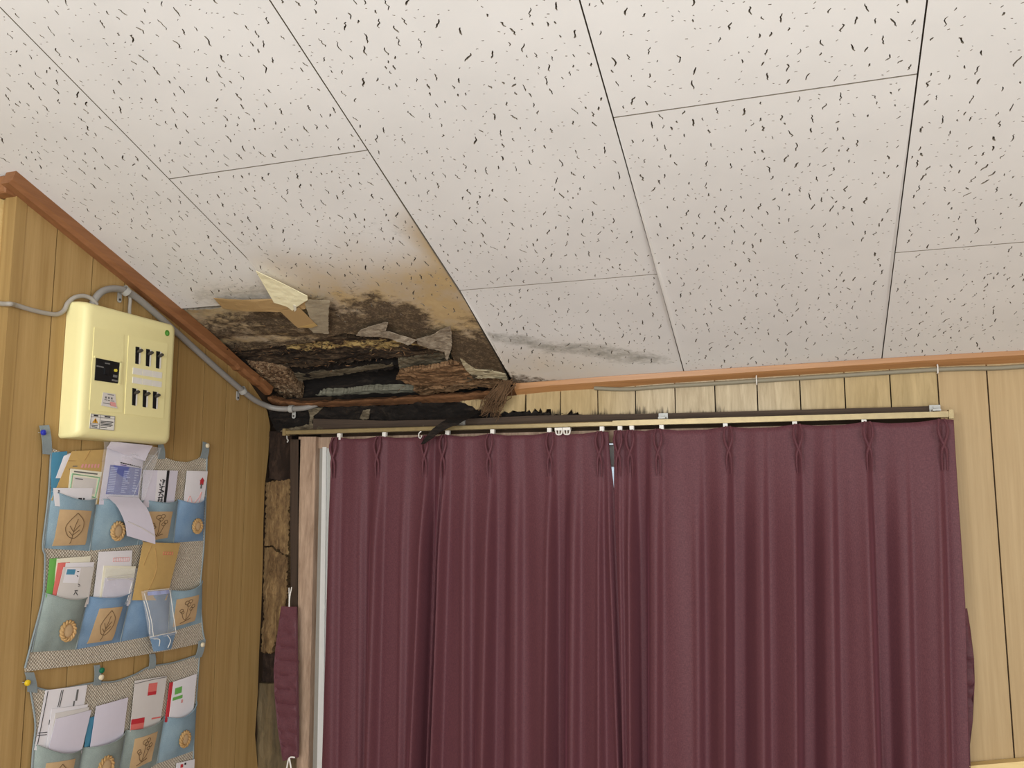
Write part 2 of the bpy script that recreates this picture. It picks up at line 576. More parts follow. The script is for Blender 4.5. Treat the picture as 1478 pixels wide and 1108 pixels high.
def plate(name, fr, poly, h=0.0, th=0.002, mat='paper_white', parent=None, step=None, relief=None, pits=None,
          smooth=False, attrs=None, pit_depth=0.0078, kind=None, shade_mat=None):
    """A solid sheet with any outline on a frame; relief(u,v) bends its face; pits are cut as real recesses."""
    poly = list(poly)
    if area2(poly) < 0:
        poly.reverse()
    pts = [Vector(q) for q in poly]
    faces_in = [list(range(len(pts)))]
    pits = pits or []
    for pt in pits:
        k = len(pts)
        pts += [Vector(q) for q in pt]
        faces_in.append(list(range(k, k + len(pt))))
    if step:
        us = [q[0] for q in poly]
        vs = [q[1] for q in poly]
        rnd = random.Random(len(poly) * 13 + 5)
        u = min(us) + step * 0.6
        while u < max(us):
            v = min(vs) + step * 0.6
            while v < max(vs):
                pts.append(Vector((u + rnd.uniform(-.2, .2) * step, v + rnd.uniform(-.2, .2) * step)))
                v += step
            u += step
    V, E_, F_, ov, oe, of = delaunay_2d_cdt(pts, [], faces_in, 1, 1e-7, True)
    keep = [i for i, o_ in enumerate(of) if 0 in o_]
    F_, of = [F_[i] for i in keep], [of[i] for i in keep]
    rel = relief or (lambda a, b: 0.0)
    verts = [fr.p(q.x, q.y, h + rel(q.x, q.y)) for q in V]
    uvs = [(q.x, q.y) for q in V]
    faces = []
    opening = []
    for fc, o_ in zip(F_, of):
        a, b, c = (V[fc[0]], V[fc[1]], V[fc[2]])
        if (b.x - a.x) * (c.y - a.y) - (c.x - a.x) * (b.y - a.y) < 0:
            fc = list(reversed(fc))
        if any(k > 0 for k in o_):
            opening.append((fc, o_))
        else:
            faces.append(tuple(fc))
    n_face = len(faces)
    # recesses: funnel walls to a smaller floor
    if pits:
        where = {}
        for i, lst in enumerate(ov):
            for k in lst:
                where[k] = i
        for pi, pt in enumerate(pits):
            loop = [where.get(k) for k in faces_in[pi + 1]]
            if None in loop:
                continue
            cu = sum(q[0] for q in pt) / len(pt)
            cv = sum(q[1] for q in pt) / len(pt)
            ar = abs(area2(pt)) / 2
            per = sum(math.dist(pt[i], pt[(i + 1) % len(pt)]) for i in range(len(pt)))
            inset = 0.15 * ar / per
            low = []
            nn = len(pt)
            sg = 1 if area2(pt) > 0 else -1
            for i in range(nn):
                a, b = pt[i - 1], pt[(i + 1) % nn]
                dx, dy = b[0] - a[0], b[1] - a[1]
                dl = math.hypot(dx, dy) or 1
                q = (pt[i][0] - sg * dy / dl * inset, pt[i][1] + sg * dx / dl * inset)
                low.append(len(verts))
                verts.append(fr.p(q[0], q[1], h + rel(q[0], q[1]) - pit_depth))
                uvs.append(q)
            seq = list(range(nn))
            for i in seq:
                j = (i + 1) % nn
                f4 = (loop[i], loop[j], low[j], low[i])
                faces.append(f4 if sg < 0 else tuple(reversed(f4)))
            faces.append(tuple(low) if sg > 0 else tuple(reversed(low)))
    # rim and back
    cnt = {}
    for fc in F_:
        for i in range(3):
            a, b = fc[i], fc[(i + 1) % 3]
            key = (min(a, b), max(a, b))
            cnt[key] = cnt.get(key, 0) + 1
    bn = {}
    nb_ = []
    for fc in F_:
        a, b, c = V[fc[0]], V[fc[1]], V[fc[2]]
        f3 = list(fc)
        if (b.x - a.x) * (c.y - a.y) - (c.x - a.x) * (b.y - a.y) < 0:
            f3.reverse()
        for i in range(3):
            p_, q_ = f3[i], f3[(i + 1) % 3]
            if cnt[(min(p_, q_), max(p_, q_))] == 1:
                nb_.append((p_, q_))
    for p_, q_ in nb_:
        for k in (p_, q_):
            if k not in bn:
                bn[k] = len(verts)
                u, v = uvs[k]
                verts.append(fr.p(u, v, h + rel(u, v) - th))
                uvs.append((u, v))
        faces.append((p_, bn[p_], bn[q_], q_))
    if not pits:
        bk = {}
        for i in range(len(V)):
            if i in bn:
                bk[i] = bn[i]
            else:
                bk[i] = len(verts)
                verts.append(fr.p(uvs[i][0], uvs[i][1], h + rel(*uvs[i]) - th))
                uvs.append(uvs[i])
        for fc in list(F_):
            a, b, c = V[fc[0]], V[fc[1]], V[fc[2]]
            f3 = list(fc)
            if (b.x - a.x) * (c.y - a.y) - (c.x - a.x) * (b.y - a.y) > 0:
                f3.reverse()
            faces.append(tuple(bk[i] for i in f3))
    at = {k: [fn(u, v) for u, v in uvs] for k, fn in (attrs or {}).items()}
    o = obj(name, verts, faces, mat, parent, False, at, kind)
    if shade_mat:
        o.data.materials.append(MATS[shade_mat])
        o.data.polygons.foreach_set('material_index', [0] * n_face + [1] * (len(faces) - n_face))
    if smooth:
        smooth_by_angle(o, 50)
    return o


def pxpoly(fr, pts, h=0.0):
    return [fr.uv(a, b, h) for a, b in pts]


def struct(o):
    o['kind'] = 'structure'
    return o

# ================================================================== THE SETTING
XR, YR, XL = 3.3, -4.0, -1.3
obj('floor', *[[(XL, YR, 0), (XR, YR, 0), (XR, 0.1, 0), (XL, 0.1, 0), (XL, YR, -0.05), (XR, YR, -0.05), (XR, 0.1, -0.05), (XL, 0.1, -0.05)],
     [(0, 1, 2, 3), (7, 6, 5, 4), (0, 4, 5, 1), (1, 5, 6, 2), (2, 6, 7, 3), (3, 7, 4, 0)]], 'floor_wood', kind='structure')
MB().box((XR, YR, 0), (XR + 0.08, 0.14, 3.6)).build('wall_right', 'wood_back_wall', kind='structure')
MB().box((XL, YR - 0.08, 0), (XR, YR, 3.6)).build('wall_rear', 'plaster_plain', kind='structure')
MB().box((XL - 0.08, YR, 0), (XL, -0.937, 3.6)).build('wall_far_left', 'plaster_plain', kind='structure')

# ceiling: backing boards, open over the rotted corner, with the attic's roof boards above
mb = MB()
mb.fbox(CE, XL, XR, 0.50, 4.4, -0.03, -0.0105)
mb.fbox(CE, 0.823, XR, -0.03, 0.50, -0.03, -0.0105)
mb.fbox(CE, XL, -0.03, 0.0, 0.50, -0.03, -0.0105)
ceiling = mb.build('ceiling', 'tile_backing', kind='structure')
MB().fbox(CE, XL, XR, -0.25, 4.4, -0.40, -0.36).build('roof_boards', 'rot_black', kind='structure')


def worm(cu, cv, rnd):
    if rnd.random() < 0.48:
        n, ln, wd = 2, rnd.uniform(0.0022, 0.0046), rnd.uniform(0.0018, 0.0029)
        ang = rnd.choice((1.5, -1.5)) + rnd.gauss(0, 0.5)
    else:
        ln = rnd.choice((rnd.uniform(0.006, 0.011), rnd.uniform(0.009, 0.017), rnd.uniform(0.016, 0.024)))
        n = 3 + int(ln / 0.0055)
        wd = rnd.uniform(0.0017, 0.0030)
        ang = rnd.gauss(0.12, 0.22)
    pts = []
    u, v = 0.0, 0.0
    for i in range(n):
        pts.append((u, v))
        a = ang + (rnd.uniform(-0.85, 0.85) if n > 2 else 0)
        u += math.sin(a) * ln / max(n - 1, 1)
        v += math.cos(a) * ln / max(n - 1, 1)
    mu, mv = sum(q[0] for q in pts) / n, sum(q[1] for q in pts) / n
    L_, R_ = [], []
    for i, (a, b) in enumerate(pts):
        p0, p1 = pts[max(i - 1, 0)], pts[min(i + 1, n - 1)]
        dx, dy = p1[0] - p0[0], p1[1] - p0[1]
        d = math.hypot(dx, dy) or 1
        k = wd / 2 * (rnd.uniform(0.75, 1.3) if 0 < i < n - 1 else 0.55)
        L_.append((a - dy / d * k, b + dx / d * k))
        R_.append((a + dy / d * k, b - dx / d * k))
    out = R_ + L_[::-1]
    return [(cu + a - mu, cv + b - mv) for a, b in out], ln


def make_pits(inside, u0, u1, v0, v1, seed, dens=2600):
    rnd = random.Random(seed)
    grid = {}
    out = []
    for _ in range(int((u1 - u0) * (v1 - v0) * dens * 1.25)):
        cu, cv = rnd.uniform(u0, u1), rnd.uniform(v0, v1)
        pt, ln = worm(cu, cv, rnd)
        r = ln / 2 + 0.0020
        if not inside(cu, cv, r + 0.001):
            continue
        gx, gy = int(cu / 0.03), int(cv / 0.03)
        if any(math.hypot(cu - a, cv - b) < r + q for x in (-1, 0, 1) for y in (-1, 0, 1) for a, b, q in grid.get((gx + x, gy + y), ())):
            continue
        grid.setdefault((gx, gy), []).append((cu, cv, r))
        if 1.585 - 2.2 < cu < 2.55 and cv < 1.6:
            out.append(pt)
    return out


G = 0.0013
edge_sag = lambda u, v: float(np.interp(u, [0.8, 1.3, 1.8, 3.0], [0.030, 0.017, 0.008, 0.007])) * max(0.0, (0.45 - v) / 0.45) ** 1.5      # boards dip to the trim at the wall
# water stain, black growth and grey damp, all about the leak at the corner


def stains(col):
    def tan_(u, v):
        if col == 0:
            return 0.35 * sm(0.62, 0.48, v) * sm(0.02, 0.2, u)
        if col == 2:
            return 0.42 * sm(0.26, 0.05, v) * sm(1.30, 0.9, u)
        e = 0.72 + 0.05 * nz(u, v, 1, 7) + 0.06 * sm(0.7, 0.82, u)
        s_ = sm(e, e - 0.30, v)
        return max(s_, 0.85 * sm(0.07, 0.0, 0.822 - u) * sm(0.80, 0.66, v))

    def mold_(u, v):
        if col == 0:
            return 0.0
        if col == 2:
            return 0.86 * sm(0.13, 0.0, v + 0.18 * (u - 0.822)) * sm(1.15, 0.84, u)
        e = 0.43 - 0.17 * sm(0.58, 0.80, u) + 0.08 * nz(u, v, 4, 9)
        return sm(e + 0.24, e - 0.12, v)

    def grey_(u, v):
        if col == 2:
            c = 0.225 - 0.40 * (u - 0.86) + 0.02 * nz(u, v, 8, 8)
            return 0.74 * math.exp(-((v - c) / 0.05) ** 2) * sm(1.33, 1.22, u) + 0.5 * sm(0.12, 0.0, v) * sm(1.25, 0.9, u)
        if col == 0:
            return 0.60 * sm(0.66, 0.50, v) * sm(0.0, 0.16, u)
        return 0.40 * math.exp(-((v - 0.70) / 0.06) ** 2)
    return {'tan': tan_, 'mold': mold_, 'grey': grey_}


TILES = [(-0.593, -0.118, 1.005, 1.90), (-0.118, 0.357, 1.418, 2.37), (0.357, 0.822, 0.942, 1.89),
         (0.822, 1.297, 0.447, 1.397), (0.822, 1.297, 1.397, 2.3), (1.297, 1.78, 0.0, 0.935), (1.297, 1.78, 0.935, 1.88),
         (1.78, 2.26, 0.0, 0.453), (1.78, 2.26, 0.453, 1.40), (1.78, 2.26, 1.40, 2.3), (2.26, 2.74, 0.0, 0.93), (2.26, 2.74, 0.93, 1.88),
         (2.74, 3.3, 0.0, 0.453), (2.74, 3.3, 0.453, 1.4)]
for i, (u0, u1, v0, v1) in enumerate(TILES):
    a, b, c, d = u0 + G, u1 - G, v0 + G, v1 - G
    pits = make_pits(lambda x, y, r: a + r < x < b - r and c + r < y < d - r, a, b, c, d, 100 + i)
    plate('tile', CE, [(a, c), (b, c), (b, d), (a, d)], 0.0, 0.0095, 'ceiling_tile', ceiling, shade_mat='pit_rim_shade', pits=pits, step=0.04 if v0 < 0.1 else None, relief=edge_sag,
          attrs={'tan': lambda u, v: 0.0, 'mold': lambda u, v: 0.0, 'grey': lambda u, v: 0.0})

# tile beside the left wall: notched at the outer corner, its damp end by the missing one
n0 = [(0.004, 0.468 + G), (0.357 - G, 0.468 + G), (0.357 - G, 1.418 - G), (-0.118 + G, 1.418 - G), (-0.118 + G, 1.0), (0.004, 1.0)]


def in0(x, y, r):
    return (0.034 if y < 1.03 else -0.115) + r < x < 0.354 - r and 0.472 + r < y < 1.412 - r


plate('tile', CE, n0, 0.0, 0.0095, 'ceiling_tile', ceiling, shade_mat='pit_rim_shade', step=0.02, pits=make_pits(in0, -0.118, 0.357, 0.468, 1.418, 21), attrs=stains(0))


# stained tile: sagging, its end torn away over the hole
def sag1(u, v):
    return 0.013 * sm(0.62, 0.02, v) + 0.010 * sm(0.46, 0.36, u) * sm(0.66, 0.46, v) + 0.004 * nz(u, v, 3, 6) * sm(0.6, 0.3, v)


torn = pxpoly(CE, [(735, 551), (727, 549), (718, 546), (708, 543), (700, 546), (690, 545), (682, 546), (676, 540), (670, 533), (664, 523), (655, 520), (651, 510), (653, 501),
                   (640, 503), (625, 501), (608, 500), (588, 496), (566, 492), (545, 489), (520, 486), (496, 482), (470, 485), (452, 480), (437, 471), (423, 458), (410, 447), (401, 440)], 0.012)
n1 = [(0.357 + G, 0.942 - G), (0.357 + G, 0.66), (0.352, 0.60), (0.345, 0.55), (0.338, 0.50)] + torn[::-1] + [(0.812, 0.12), (0.822 - G, 0.40), (0.822 - G, 0.942 - G)]
from mathutils.geometry import intersect_point_line


def inpoly(poly):
    def f(x, y, r):
        ins = False
        for i in range(len(poly)):
            (x1, y1), (x2, y2) = poly[i], poly[(i + 1) % len(poly)]
            if (y1 > y) != (y2 > y) and x < (x2 - x1) * (y - y1) / (y2 - y1) + x1:
                ins = not ins
            q, t_ = intersect_point_line(Vector((x, y, 0)), Vector((x1, y1, 0)), Vector((x2, y2, 0)))
            t_ = max(0, min(1, t_))
            if math.hypot(x1 + (x2 - x1) * t_ - x, y1 + (y2 - y1) * t_ - y) < r + 0.002:
                return False
        return ins
    return f


n1j = []
for q in n1:
    n1j.append(q)
pits1 = [p_ for p_ in make_pits(inpoly(n1j), 0.357, 0.822, 0.0, 0.942, 31)
         if random.random() < sm(0.30, 0.50, sum(q[1] for q in p_) / len(p_))]
plate('tile', CE, n1j, 0.0, 0.008, 'ceiling_tile', ceiling, shade_mat='pit_rim_shade', step=0.011, relief=sag1, pits=pits1, attrs=stains(1))

# tile right of it, grey mould near the wall
n2 = [(0.822 + G, 0.0), (1.297 - G, 0.0), (1.297 - G, 0.447 - G), (0.822 + G, 0.447 - G)]
plate('tile', CE, n2, 0.0, 0.0095, 'ceiling_tile', ceiling, shade_mat='pit_rim_shade', step=0.012, relief=edge_sag,
      pits=make_pits(lambda x, y, r: 0.825 + r < x < 1.294 - r and 0.05 + r < y < 0.443 - r, 0.822, 1.297, 0.0, 0.447, 41), attrs=stains(2))

# left wall: backing, planks with open grooves
zt = lambda y: ZC - y * TN
mb = MB()
k = [(-0.0075, -0.925, 0), (-0.0075, 0.12, 0), (-0.0075, 0.12, ZC - 0.03), (-0.0075, -0.925, zt(-0.925) - 0.012)]
k2 = [(-0.08, q[1], q[2]) for q in k]
mb.add(k + k2, [(0, 1, 2, 3), (7, 6, 5, 4), (0, 4, 5, 1), (1, 5, 6, 2), (2, 6, 7, 3), (3, 7, 4, 0)])
wall_left = mb.build('wall_left', 'groove_backing', kind='structure')
ed = [-0.925, -0.827, -0.720, -0.617, -0.515, -0.413, -0.302, -0.203, -0.096]
for i in range(len(ed) - 1):
    a, b = ed[i] + 0.0018, ed[i + 1] - 0.0018
    plate('plank', LW, [(a, 0), (b, 0), (b, zt(b) - 0.013), (a, zt(a) - 0.013)], 0.0, 0.007, 'wood_left_wall', wall_left)
rag = pxpoly(LW, [(373, 1120), (368, 1060), (372, 1000), (374, 940), (377, 880), (379, 820), (380, 760), (382, 700), (387, 660), (390, 615), (386, 594), (381, 582)])
a = -0.096 + 0.0013
plate('plank', LW, [(a, 0), (-0.012, 0)] + rag + [(a, zt(a) - 0.03)], 0.0, 0.007, 'wood_left_wall', wall_left)

# return wall beyond the outer corner of the left wall, with corner bead and a paler upright
mb = MB()
mb.box((XL, -0.930, 0), (-0.004, -0.85, zt(-0.93) - 0.012))
wall_return = mb.build('wall_return', 'wood_left_wall', kind='structure')
MB().box((-0.030, -0.939, 0), (0.0015, -0.912, zt(-0.93) - 0.013)).build('corner_post', 'wood_corner_post', wall_return)
MB().box((-0.20, -0.948, 0), (-0.045, -0.930, zt(-0.93) - 0.03)).build('door_casing', 'wood_pale', wall_return)


# back wall: backing round the window opening, planks, exposed damp corner
WX0, WX1, WZ0, WZ1 = 0.19, 1.865, 0.06, 1.768
mb = MB()
mb.box((1.865, 0.0075, 0), (XR, 0.10, ZC))
mb.box((-0.08, 0.065, 0), (WX0, 0.10, ZC - 0.03))
mb.box((WX0, 0.0085, 1.768), (1.865, 0.10, 1.80))
mb.box((WX0, 0.045, 1.80), (1.865, 0.10, 1.875))
mb.box((WX0, 0.0, 0), (1.865, 0.10, WZ0))
wall_back = mb.build('wall_back', 'groove_backing', kind='structure')
MB().box((XL, 0.10, 0), (0.0, 0.16, 2.4)).box((0, 0.10, ZC - 0.06), (XR, 0.16, 2.4)).build('wall_attic', 'rot_black', kind='structure')
e2 = [1.903, 2.010, 2.116, 2.222, 2.328, 2.434, 2.54, 2.646, 2.752, 2.858, 2.964, 3.07, 3.176, 3.30]
for i in range(len(e2) - 1):
    a, b = e2[i] + 0.0016, e2[i + 1] - 0.0016
    plate('plank', BW, [(a, 0), (b, 0), (b, ZC + 0.004), (a, ZC + 0.004)], 0.0, 0.007, 'wood_back_wall', wall_back)
e3 = [0.853, 0.954, 1.06, 1.164, 1.27, 1.374, 1.481, 1.586, 1.692, 1.797, 1.903]
HZ = 1.806
damp_at = {'damp': lambda u, v: max((0.62 + 0.35 * nz(u, 0, 3, 25)) * sm(0.055 + 0.03 * nz(u, 1, 3, 40), 0.0, v - HZ) * sm(1.9, 1.1, u), 0.5 * sm(0.95, 0.75, u)),
           'pale': lambda u, v: sm(1.0, 1.25, u) * sm(1.75, 1.45, u)}
jagpx = {0: [(760, 594), (764, 591), (767, 596), (772, 589), (777, 594), (780, 588), (785, 599), (789, 590), (795, 590), (796, 601), (803, 597), (808, 599)],
         1: [(810, 599), (815, 598), (818, 599), (822, 594), (825, 590), (827, 599), (831, 596), (834, 594), (836, 599), (846, 600), (855, 599.5), (862, 599)]}
for i in range(len(e3) - 1):
    a, b = e3[i] + 0.0015, e3[i + 1] - 0.0015
    top = [(b, ZC - 0.02), (a, ZC - 0.02)]
    if i in jagpx:
        bt = [q for q in pxpoly(BW, jagpx[i]) if a < q[0] < b]
        bt = [(a, bt[0][1])] + bt + [(b, bt[-1][1])]
    else:
        bt = [(a, HZ + 0.001), (b, HZ + 0.001)]
    plate('plank', BW, bt + top, 0.0, 0.007, 'wood_damp_ply', wall_back, step=0.012, attrs=damp_at)
bt = pxpoly(BW, [(668, 576), (664, 580), (672, 582), (676, 585), (682, 586), (687, 591), (694, 590), (700, 594), (706, 592), (712, 595), (716, 591), (722, 597), (728, 593), (734, 596), (740, 592), (748, 594), (757, 593)])
plate('plank', BW, bt + [(0.8515, ZC - 0.03), (0.66, ZC - 0.05)], 0.0, 0.007, 'wood_damp_ply', wall_back, step=0.012, attrs=damp_at)


# ------------------------------------------------------------------ trims
def trim_stations(name, st, mat, er=0.0, seed=0, dep=0.022):
    """Bar under the ceiling along the window wall; st = (px, top, mid, bottom) rows of its visible faces."""
    rnd = random.Random(seed)
    rows = []
    for k in range(len(st) - 1):
        n = 10 if er else 1
        for j in range(n):
            q = j / n
            rows.append([st[k][i] + (st[k + 1][i] - st[k][i]) * q for i in range(4)])
    rows.append(list(st[-1]))
    v, f = [], []
    for r in rows:
        px, t_, m_, b_ = r
        if er:
            t_ += rnd.uniform(-er, er)
            m_ += rnd.uniform(-er, er) * 0.6
            b_ += rnd.uniform(-er, er) * 0.4
        u = BW.uv(px, b_, 0.0)[0]
        zb, zm, zt_ = BW.uv(px, b_, 0.0)[1], BW.uv(px, m_, dep)[1], BW.uv(px, t_, dep)[1]
        if not er:
            zt_ = max(zt_, ZC + dep * TN - edge_sag(u, 0.02) / CS - 0.004)
        v += [(u, 0.004, zb), (u, -dep + 0.006, zm - 0.004), (u, -dep, zm), (u, -dep, zt_), (u, 0.004, max(zt_ + 0.008, zb + 0.02))]
    for i in range(len(rows) - 1):
        for j in range(5):
            a, b = i * 5 + j, i * 5 + (j + 1) % 5
            f.append((a, b, b + 5, a + 5))
    f.append((4, 3, 2, 1, 0))
    k = (len(rows) - 1) * 5
    f.append((k, k + 1, k + 2, k + 3, k + 4))
    return obj(name, v, [tuple(reversed(q)) for q in f], mat, None, kind='structure')


trim_stations('trim_1', [(744, 558, 562, 571), (798, 551.5, 556, 566), (890, 542, 549.5, 560.5), (960, 537.5, 545, 554.5), (1330, 513.5, 520.5, 531), (1478, 505, 512, 525), (1700, 491, 498, 513)], 'wood_trim')
trim_stations('trim_2', [(392, 573, 576, 583), (410, 577, 580, 586), (444, 581, 583, 587), (492, 578.5, 581, 586.5), (560, 575, 578, 584.5), (603, 572.5, 575, 581.5), (661, 569, 572.5, 579.6), (704, 565, 569, 575.5), (746, 559.5, 563.5, 571)], 'rot_trim', 1.1, 3)


def slope_bar(name, y0, y1, mat, er=0.0):
    n = 60 if er else 2
    v, f = [], []
    for i in range(n):
        y = y0 + (y1 - y0) * i / (n - 1)
        q = -y / CS
        a = er * sm(-0.33, -0.15, y)
        wv = 0.028 - a * (0.006 + 0.006 * nz(y, 0, 2, 60))
        hv = 0.031 - a * (0.004 + 0.008 * nz(y, 5, 2, 45))
        v += [CE.p(0.0002, q, -0.002), CE.p(0.0002, q, hv), CE.p(wv - 0.007, q, hv), CE.p(wv, q, hv - 0.009), CE.p(wv, q, -0.002 + a * 0.006)]
    for i in range(n - 1):
        for j in range(5):
            a, b = i * 5 + j, i * 5 + (j + 1) % 5
            f.append((a, a + 5, b + 5, b))
    f.append((0, 1, 2, 3, 4))
    k = (n - 1) * 5
    f.append((k + 4, k + 3, k + 2, k + 1, k))
    return obj(name, v, [tuple(reversed(q)) for q in f], mat, None, kind='structure')


slope_bar('trim_3', -0.967, -0.004, 'wood_trim_left', 0.7)
MB().fbox(Frame((0, -0.937, 0), (1, 0, 0), (0, 0, 1)), XL, -0.0005, zt(-0.937) - 0.033, zt(-0.937) + 0.006, 0.0, 0.03, 0.003).build('trim_4', 'wood_trim_left', kind='structure')

# ------------------------------------------------------------------ window
win = thing('window_1', ((WX0 + WX1) / 2, 0.03, WZ0), kind='structure')
# side casing, pinkish wood, and the dark strip behind it
cz = 0.02
tl, tr = BW.uv(431, 630, cz), BW.uv(456, 630, cz)
bl, br = BW.uv(428, 1108, cz), BW.uv(445, 1108, cz)
kx = lambda a, b, z: a[0] + (b[0] - a[0]) * (z - a[1]) / (b[1] - a[1])
plate('side_casing', BW, [(kx(tl, bl, 0.06), 0.06), (kx(tr, br, 0.06), 0.06), tr, tl], cz, 0.03, 'wood_casing', win)
dk = pxpoly(BW, [(419, 634), (434, 634), (431, 760), (430, 900), (420, 900), (419, 760)], 0.02)
plate('dark_jamb', BW, dk, 0.02, 0.05, 'wood_casing_dark', win)
# aluminium jamb: grey and white ribs
for (x0, x1, x2, x3), hh, mt in (((459.5, 465.5, 457.5, 450), -0.004, 'aluminium_grey'), ((465.5, 471, 466, 457.5), 0.006, 'aluminium_white'), ((471, 479, 473, 466), 0.0, 'aluminium')):
    pp = pxpoly(BW, [(x0, 645), (x1, 645), (x2, 1108), (x3, 1108)], hh)
    a0, a1 = kx(pp[0], pp[3], 0.06), kx(pp[1], pp[2], 0.06)
    plate('jamb_rib', BW, [(a0, 0.06), (a1, 0.06), pp[1], pp[0]], hh, 0.035, mt, win)
MB().box((0.185, -0.004, 1.735), (1.87, 0.05, 1.768)).build('head_frame', 'wood_casing', win)
MB().box((1.84, -0.004, 0.06), (1.87, 0.05, 1.735)).build('jamb', 'aluminium', win)
MB().box((0.185, -0.004, 0.06), (1.87, 0.05, 0.09)).build('sill_frame', 'aluminium', win)
for x in (0.235, 1.005, 1.055, 1.81):
    MB().box((x - 0.022, 0.012, 0.09), (x + 0.022, 0.045, 1.735)).build('sash_stile', 'aluminium', win)
for z in (1.70, 0.13):
    MB().box((0.25, 0.014, z - 0.03), (1.80, 0.043, z + 0.03)).build('sash_rail', 'aluminium', win)
for x0, x1 in ((0.25, 1.01), (1.05, 1.80)):
    MB().box((x0, 0.026, 0.13), (x1, 0.031, 1.70)).build('pane', 'frosted_glass', win)
# dark header board above the rail
hp = pxpoly(BW, [(452, 604), (560, 607), (660, 605), (760, 600), (974, 596), (1357, 585.5), (1357, 600), (760, 614), (452, 620)], 0.018)
plate('header_board', BW, hp, 0.018, 0.018, 'wood_header', win, step=0.02)

# ================================================================== THE ROTTED CORNER
def chunk(name, fr, pts, h, th, mat, label, cat, ramp=None, rel=0.006, step=0.009, jg=0.003, seed=1, sc=40, flake=None, group=None, parent=None):
    """A rotted piece of board: ragged outline, eroded face, real thickness."""
    poly = jag(pxpoly(fr, pts, h), 0.0048, jg * 1.25, seed)

    def rf(u, v):
        q = rel * (1.2 * nz(u * 0.35, v, seed, sc) + 0.8 * nz(u * 0.5, v, seed + 9, sc * 2.6))
        return q + (ramp(u, v) if ramp else 0)
    o = plate(name, fr, poly, h, th, mat, parent, step=step, relief=rf, smooth=False, attrs={'flake': flake or (lambda u, v: 0.0)})
    if label:
        tag(o, label, cat, group)
    return o


RG = 'rotted boards hanging in the ceiling hole'
mp = jag(pxpoly(CE, [(246, 448), (300, 446), (396, 438), (425, 452), (452, 474), (492, 482), (476, 494), (420, 502), (372, 508), (322, 512), (292, 486), (268, 465)], -0.004), 0.006, 0.0022, 3)
o = plate('mouldy_board', CE, mp, -0.004, 0.012, 'ceiling_tile', None, step=0.009, shade_mat='pit_rim_shade',
          relief=lambda u, v: 0.003 * nz(u * 0.4, v, 3, 34) - 0.010 * sm(0.34, 0.26, v),
          attrs={'tan': lambda u, v: 1.0, 'grey': lambda u, v: 0.62,
                 'mold': lambda u, v: 0.76 * sm(0.47, 0.40, v) + 0.16 * nz(u, v, 2, 9) - 0.30 * math.exp(-((v - 0.27) / 0.02) ** 2) * sm(0.25, 0.1, u) - 0.45 * sm(0.09, 0.0, u) * sm(0.36, 0.44, v)})
tag(o, 'brown mould-covered board left of the hole, below the packing tape', 'board')
chunk('flaking_board', CE, [(318, 508), (380, 498), (470, 486), (560, 488), (640, 498), (650, 506), (600, 514), (520, 521), (440, 530), (380, 528), (340, 522)], -0.022, 0.022,
      'rot_flaking', 'black rotted board with flaking yellow paint across the ceiling hole', 'board', None, 0.006, 0.009, 0.004, 5, 45,
      flake=lambda u, v: 1.0 * math.exp(-((v - 0.19 - 0.06 * (0.35 - u)) / 0.035) ** 2) * sm(0.1, 0.25, u))
chunk('dark_lath', CE, [(330, 516), (400, 522), (500, 524), (565, 520), (606, 512), (640, 512), (636, 522), (575, 530), (520, 537), (430, 549), (405, 545), (360, 534)], -0.034, 0.03,
      'rot_black', 'blackened lath forming the upper edge of the dark hole', 'board', None, 0.007, 0.009, 0.003, 6, 50)
chunk('lath_lip', CE, [(412, 541), (500, 533), (566, 524), (568, 528), (500, 540), (428, 550)], -0.030, 0.010,
      'rot_grey', 'thin grey-brown lath lip above the dark hole', 'board', None, 0.002, 0.008, 0.001, 8, 50)
chunk('left_block', CE, [(352, 524), (380, 526), (412, 534), (424, 550), (434, 566), (440, 582), (418, 578), (398, 568), (374, 547)], -0.012, 0.035,
      'rot_brown', 'crumbling brown block of wood at the left end of the hole', 'board', None, 0.008, 0.007, 0.002, 12, 60)
chunk('splinter_strip', CE, [(336, 515), (352, 524), (376, 549), (398, 570), (404, 580), (386, 572), (366, 552), (342, 526)], 0.0, 0.012,
      'rot_black', 'charred strip of wood along the left trim beside the brown block', 'board', None, 0.006, 0.007, 0.002, 13, 60)
chunk('back_board', CE, [(436, 574), (470, 569), (560, 563), (640, 561), (700, 556), (700, 566), (640, 573), (560, 578), (470, 583), (440, 586)], -0.014, 0.02,
      'grey_board', 'grey weathered board along the back of the dark hole', 'board', None, 0.004, 0.009, 0.0015, 15, 40)
chunk('hanging_slab', CE, [(572, 548), (578, 539), (600, 531), (640, 524), (662, 517), (672, 524), (684, 541), (660, 549), (625, 558), (598, 553), (584, 552)], 0.004, 0.016,
      'rot_splinter', 'splintered brown slab hanging right of the dark hole', 'board', lambda u, v: 0.012 * sm(0.45, 0.6, u), 0.005, 0.007, 0.003, 17, 55)
chunk('hanging_splinter', CE, [(596, 564), (618, 553), (655, 541), (700, 544), (724, 551), (712, 558), (672, 560), (640, 567), (612, 571)], 0.006, 0.014,
      'rot_splinter', 'lower splintered plank with a pale streak above the trim', 'board', None, 0.006, 0.007, 0.003, 19, 55)
chunk('dark_splinter', CE, [(640, 570), (668, 561), (706, 557), (735, 553), (738, 560), (704, 566), (668, 571)], 0.0, 0.014,
      'rot_black', 'black rotted sliver between splintered plank and trim', 'board', None, 0.005, 0.007, 0.003, 20, 55)
chunk('grey_fragment', CE, [(574, 521), (600, 515), (646, 510), (652, 518), (640, 526), (600, 532), (578, 536)], -0.020, 0.016,
      'rot_grey', 'grey powdery fragment above the hanging slab', 'board', None, 0.005, 0.007, 0.002, 22, 50)
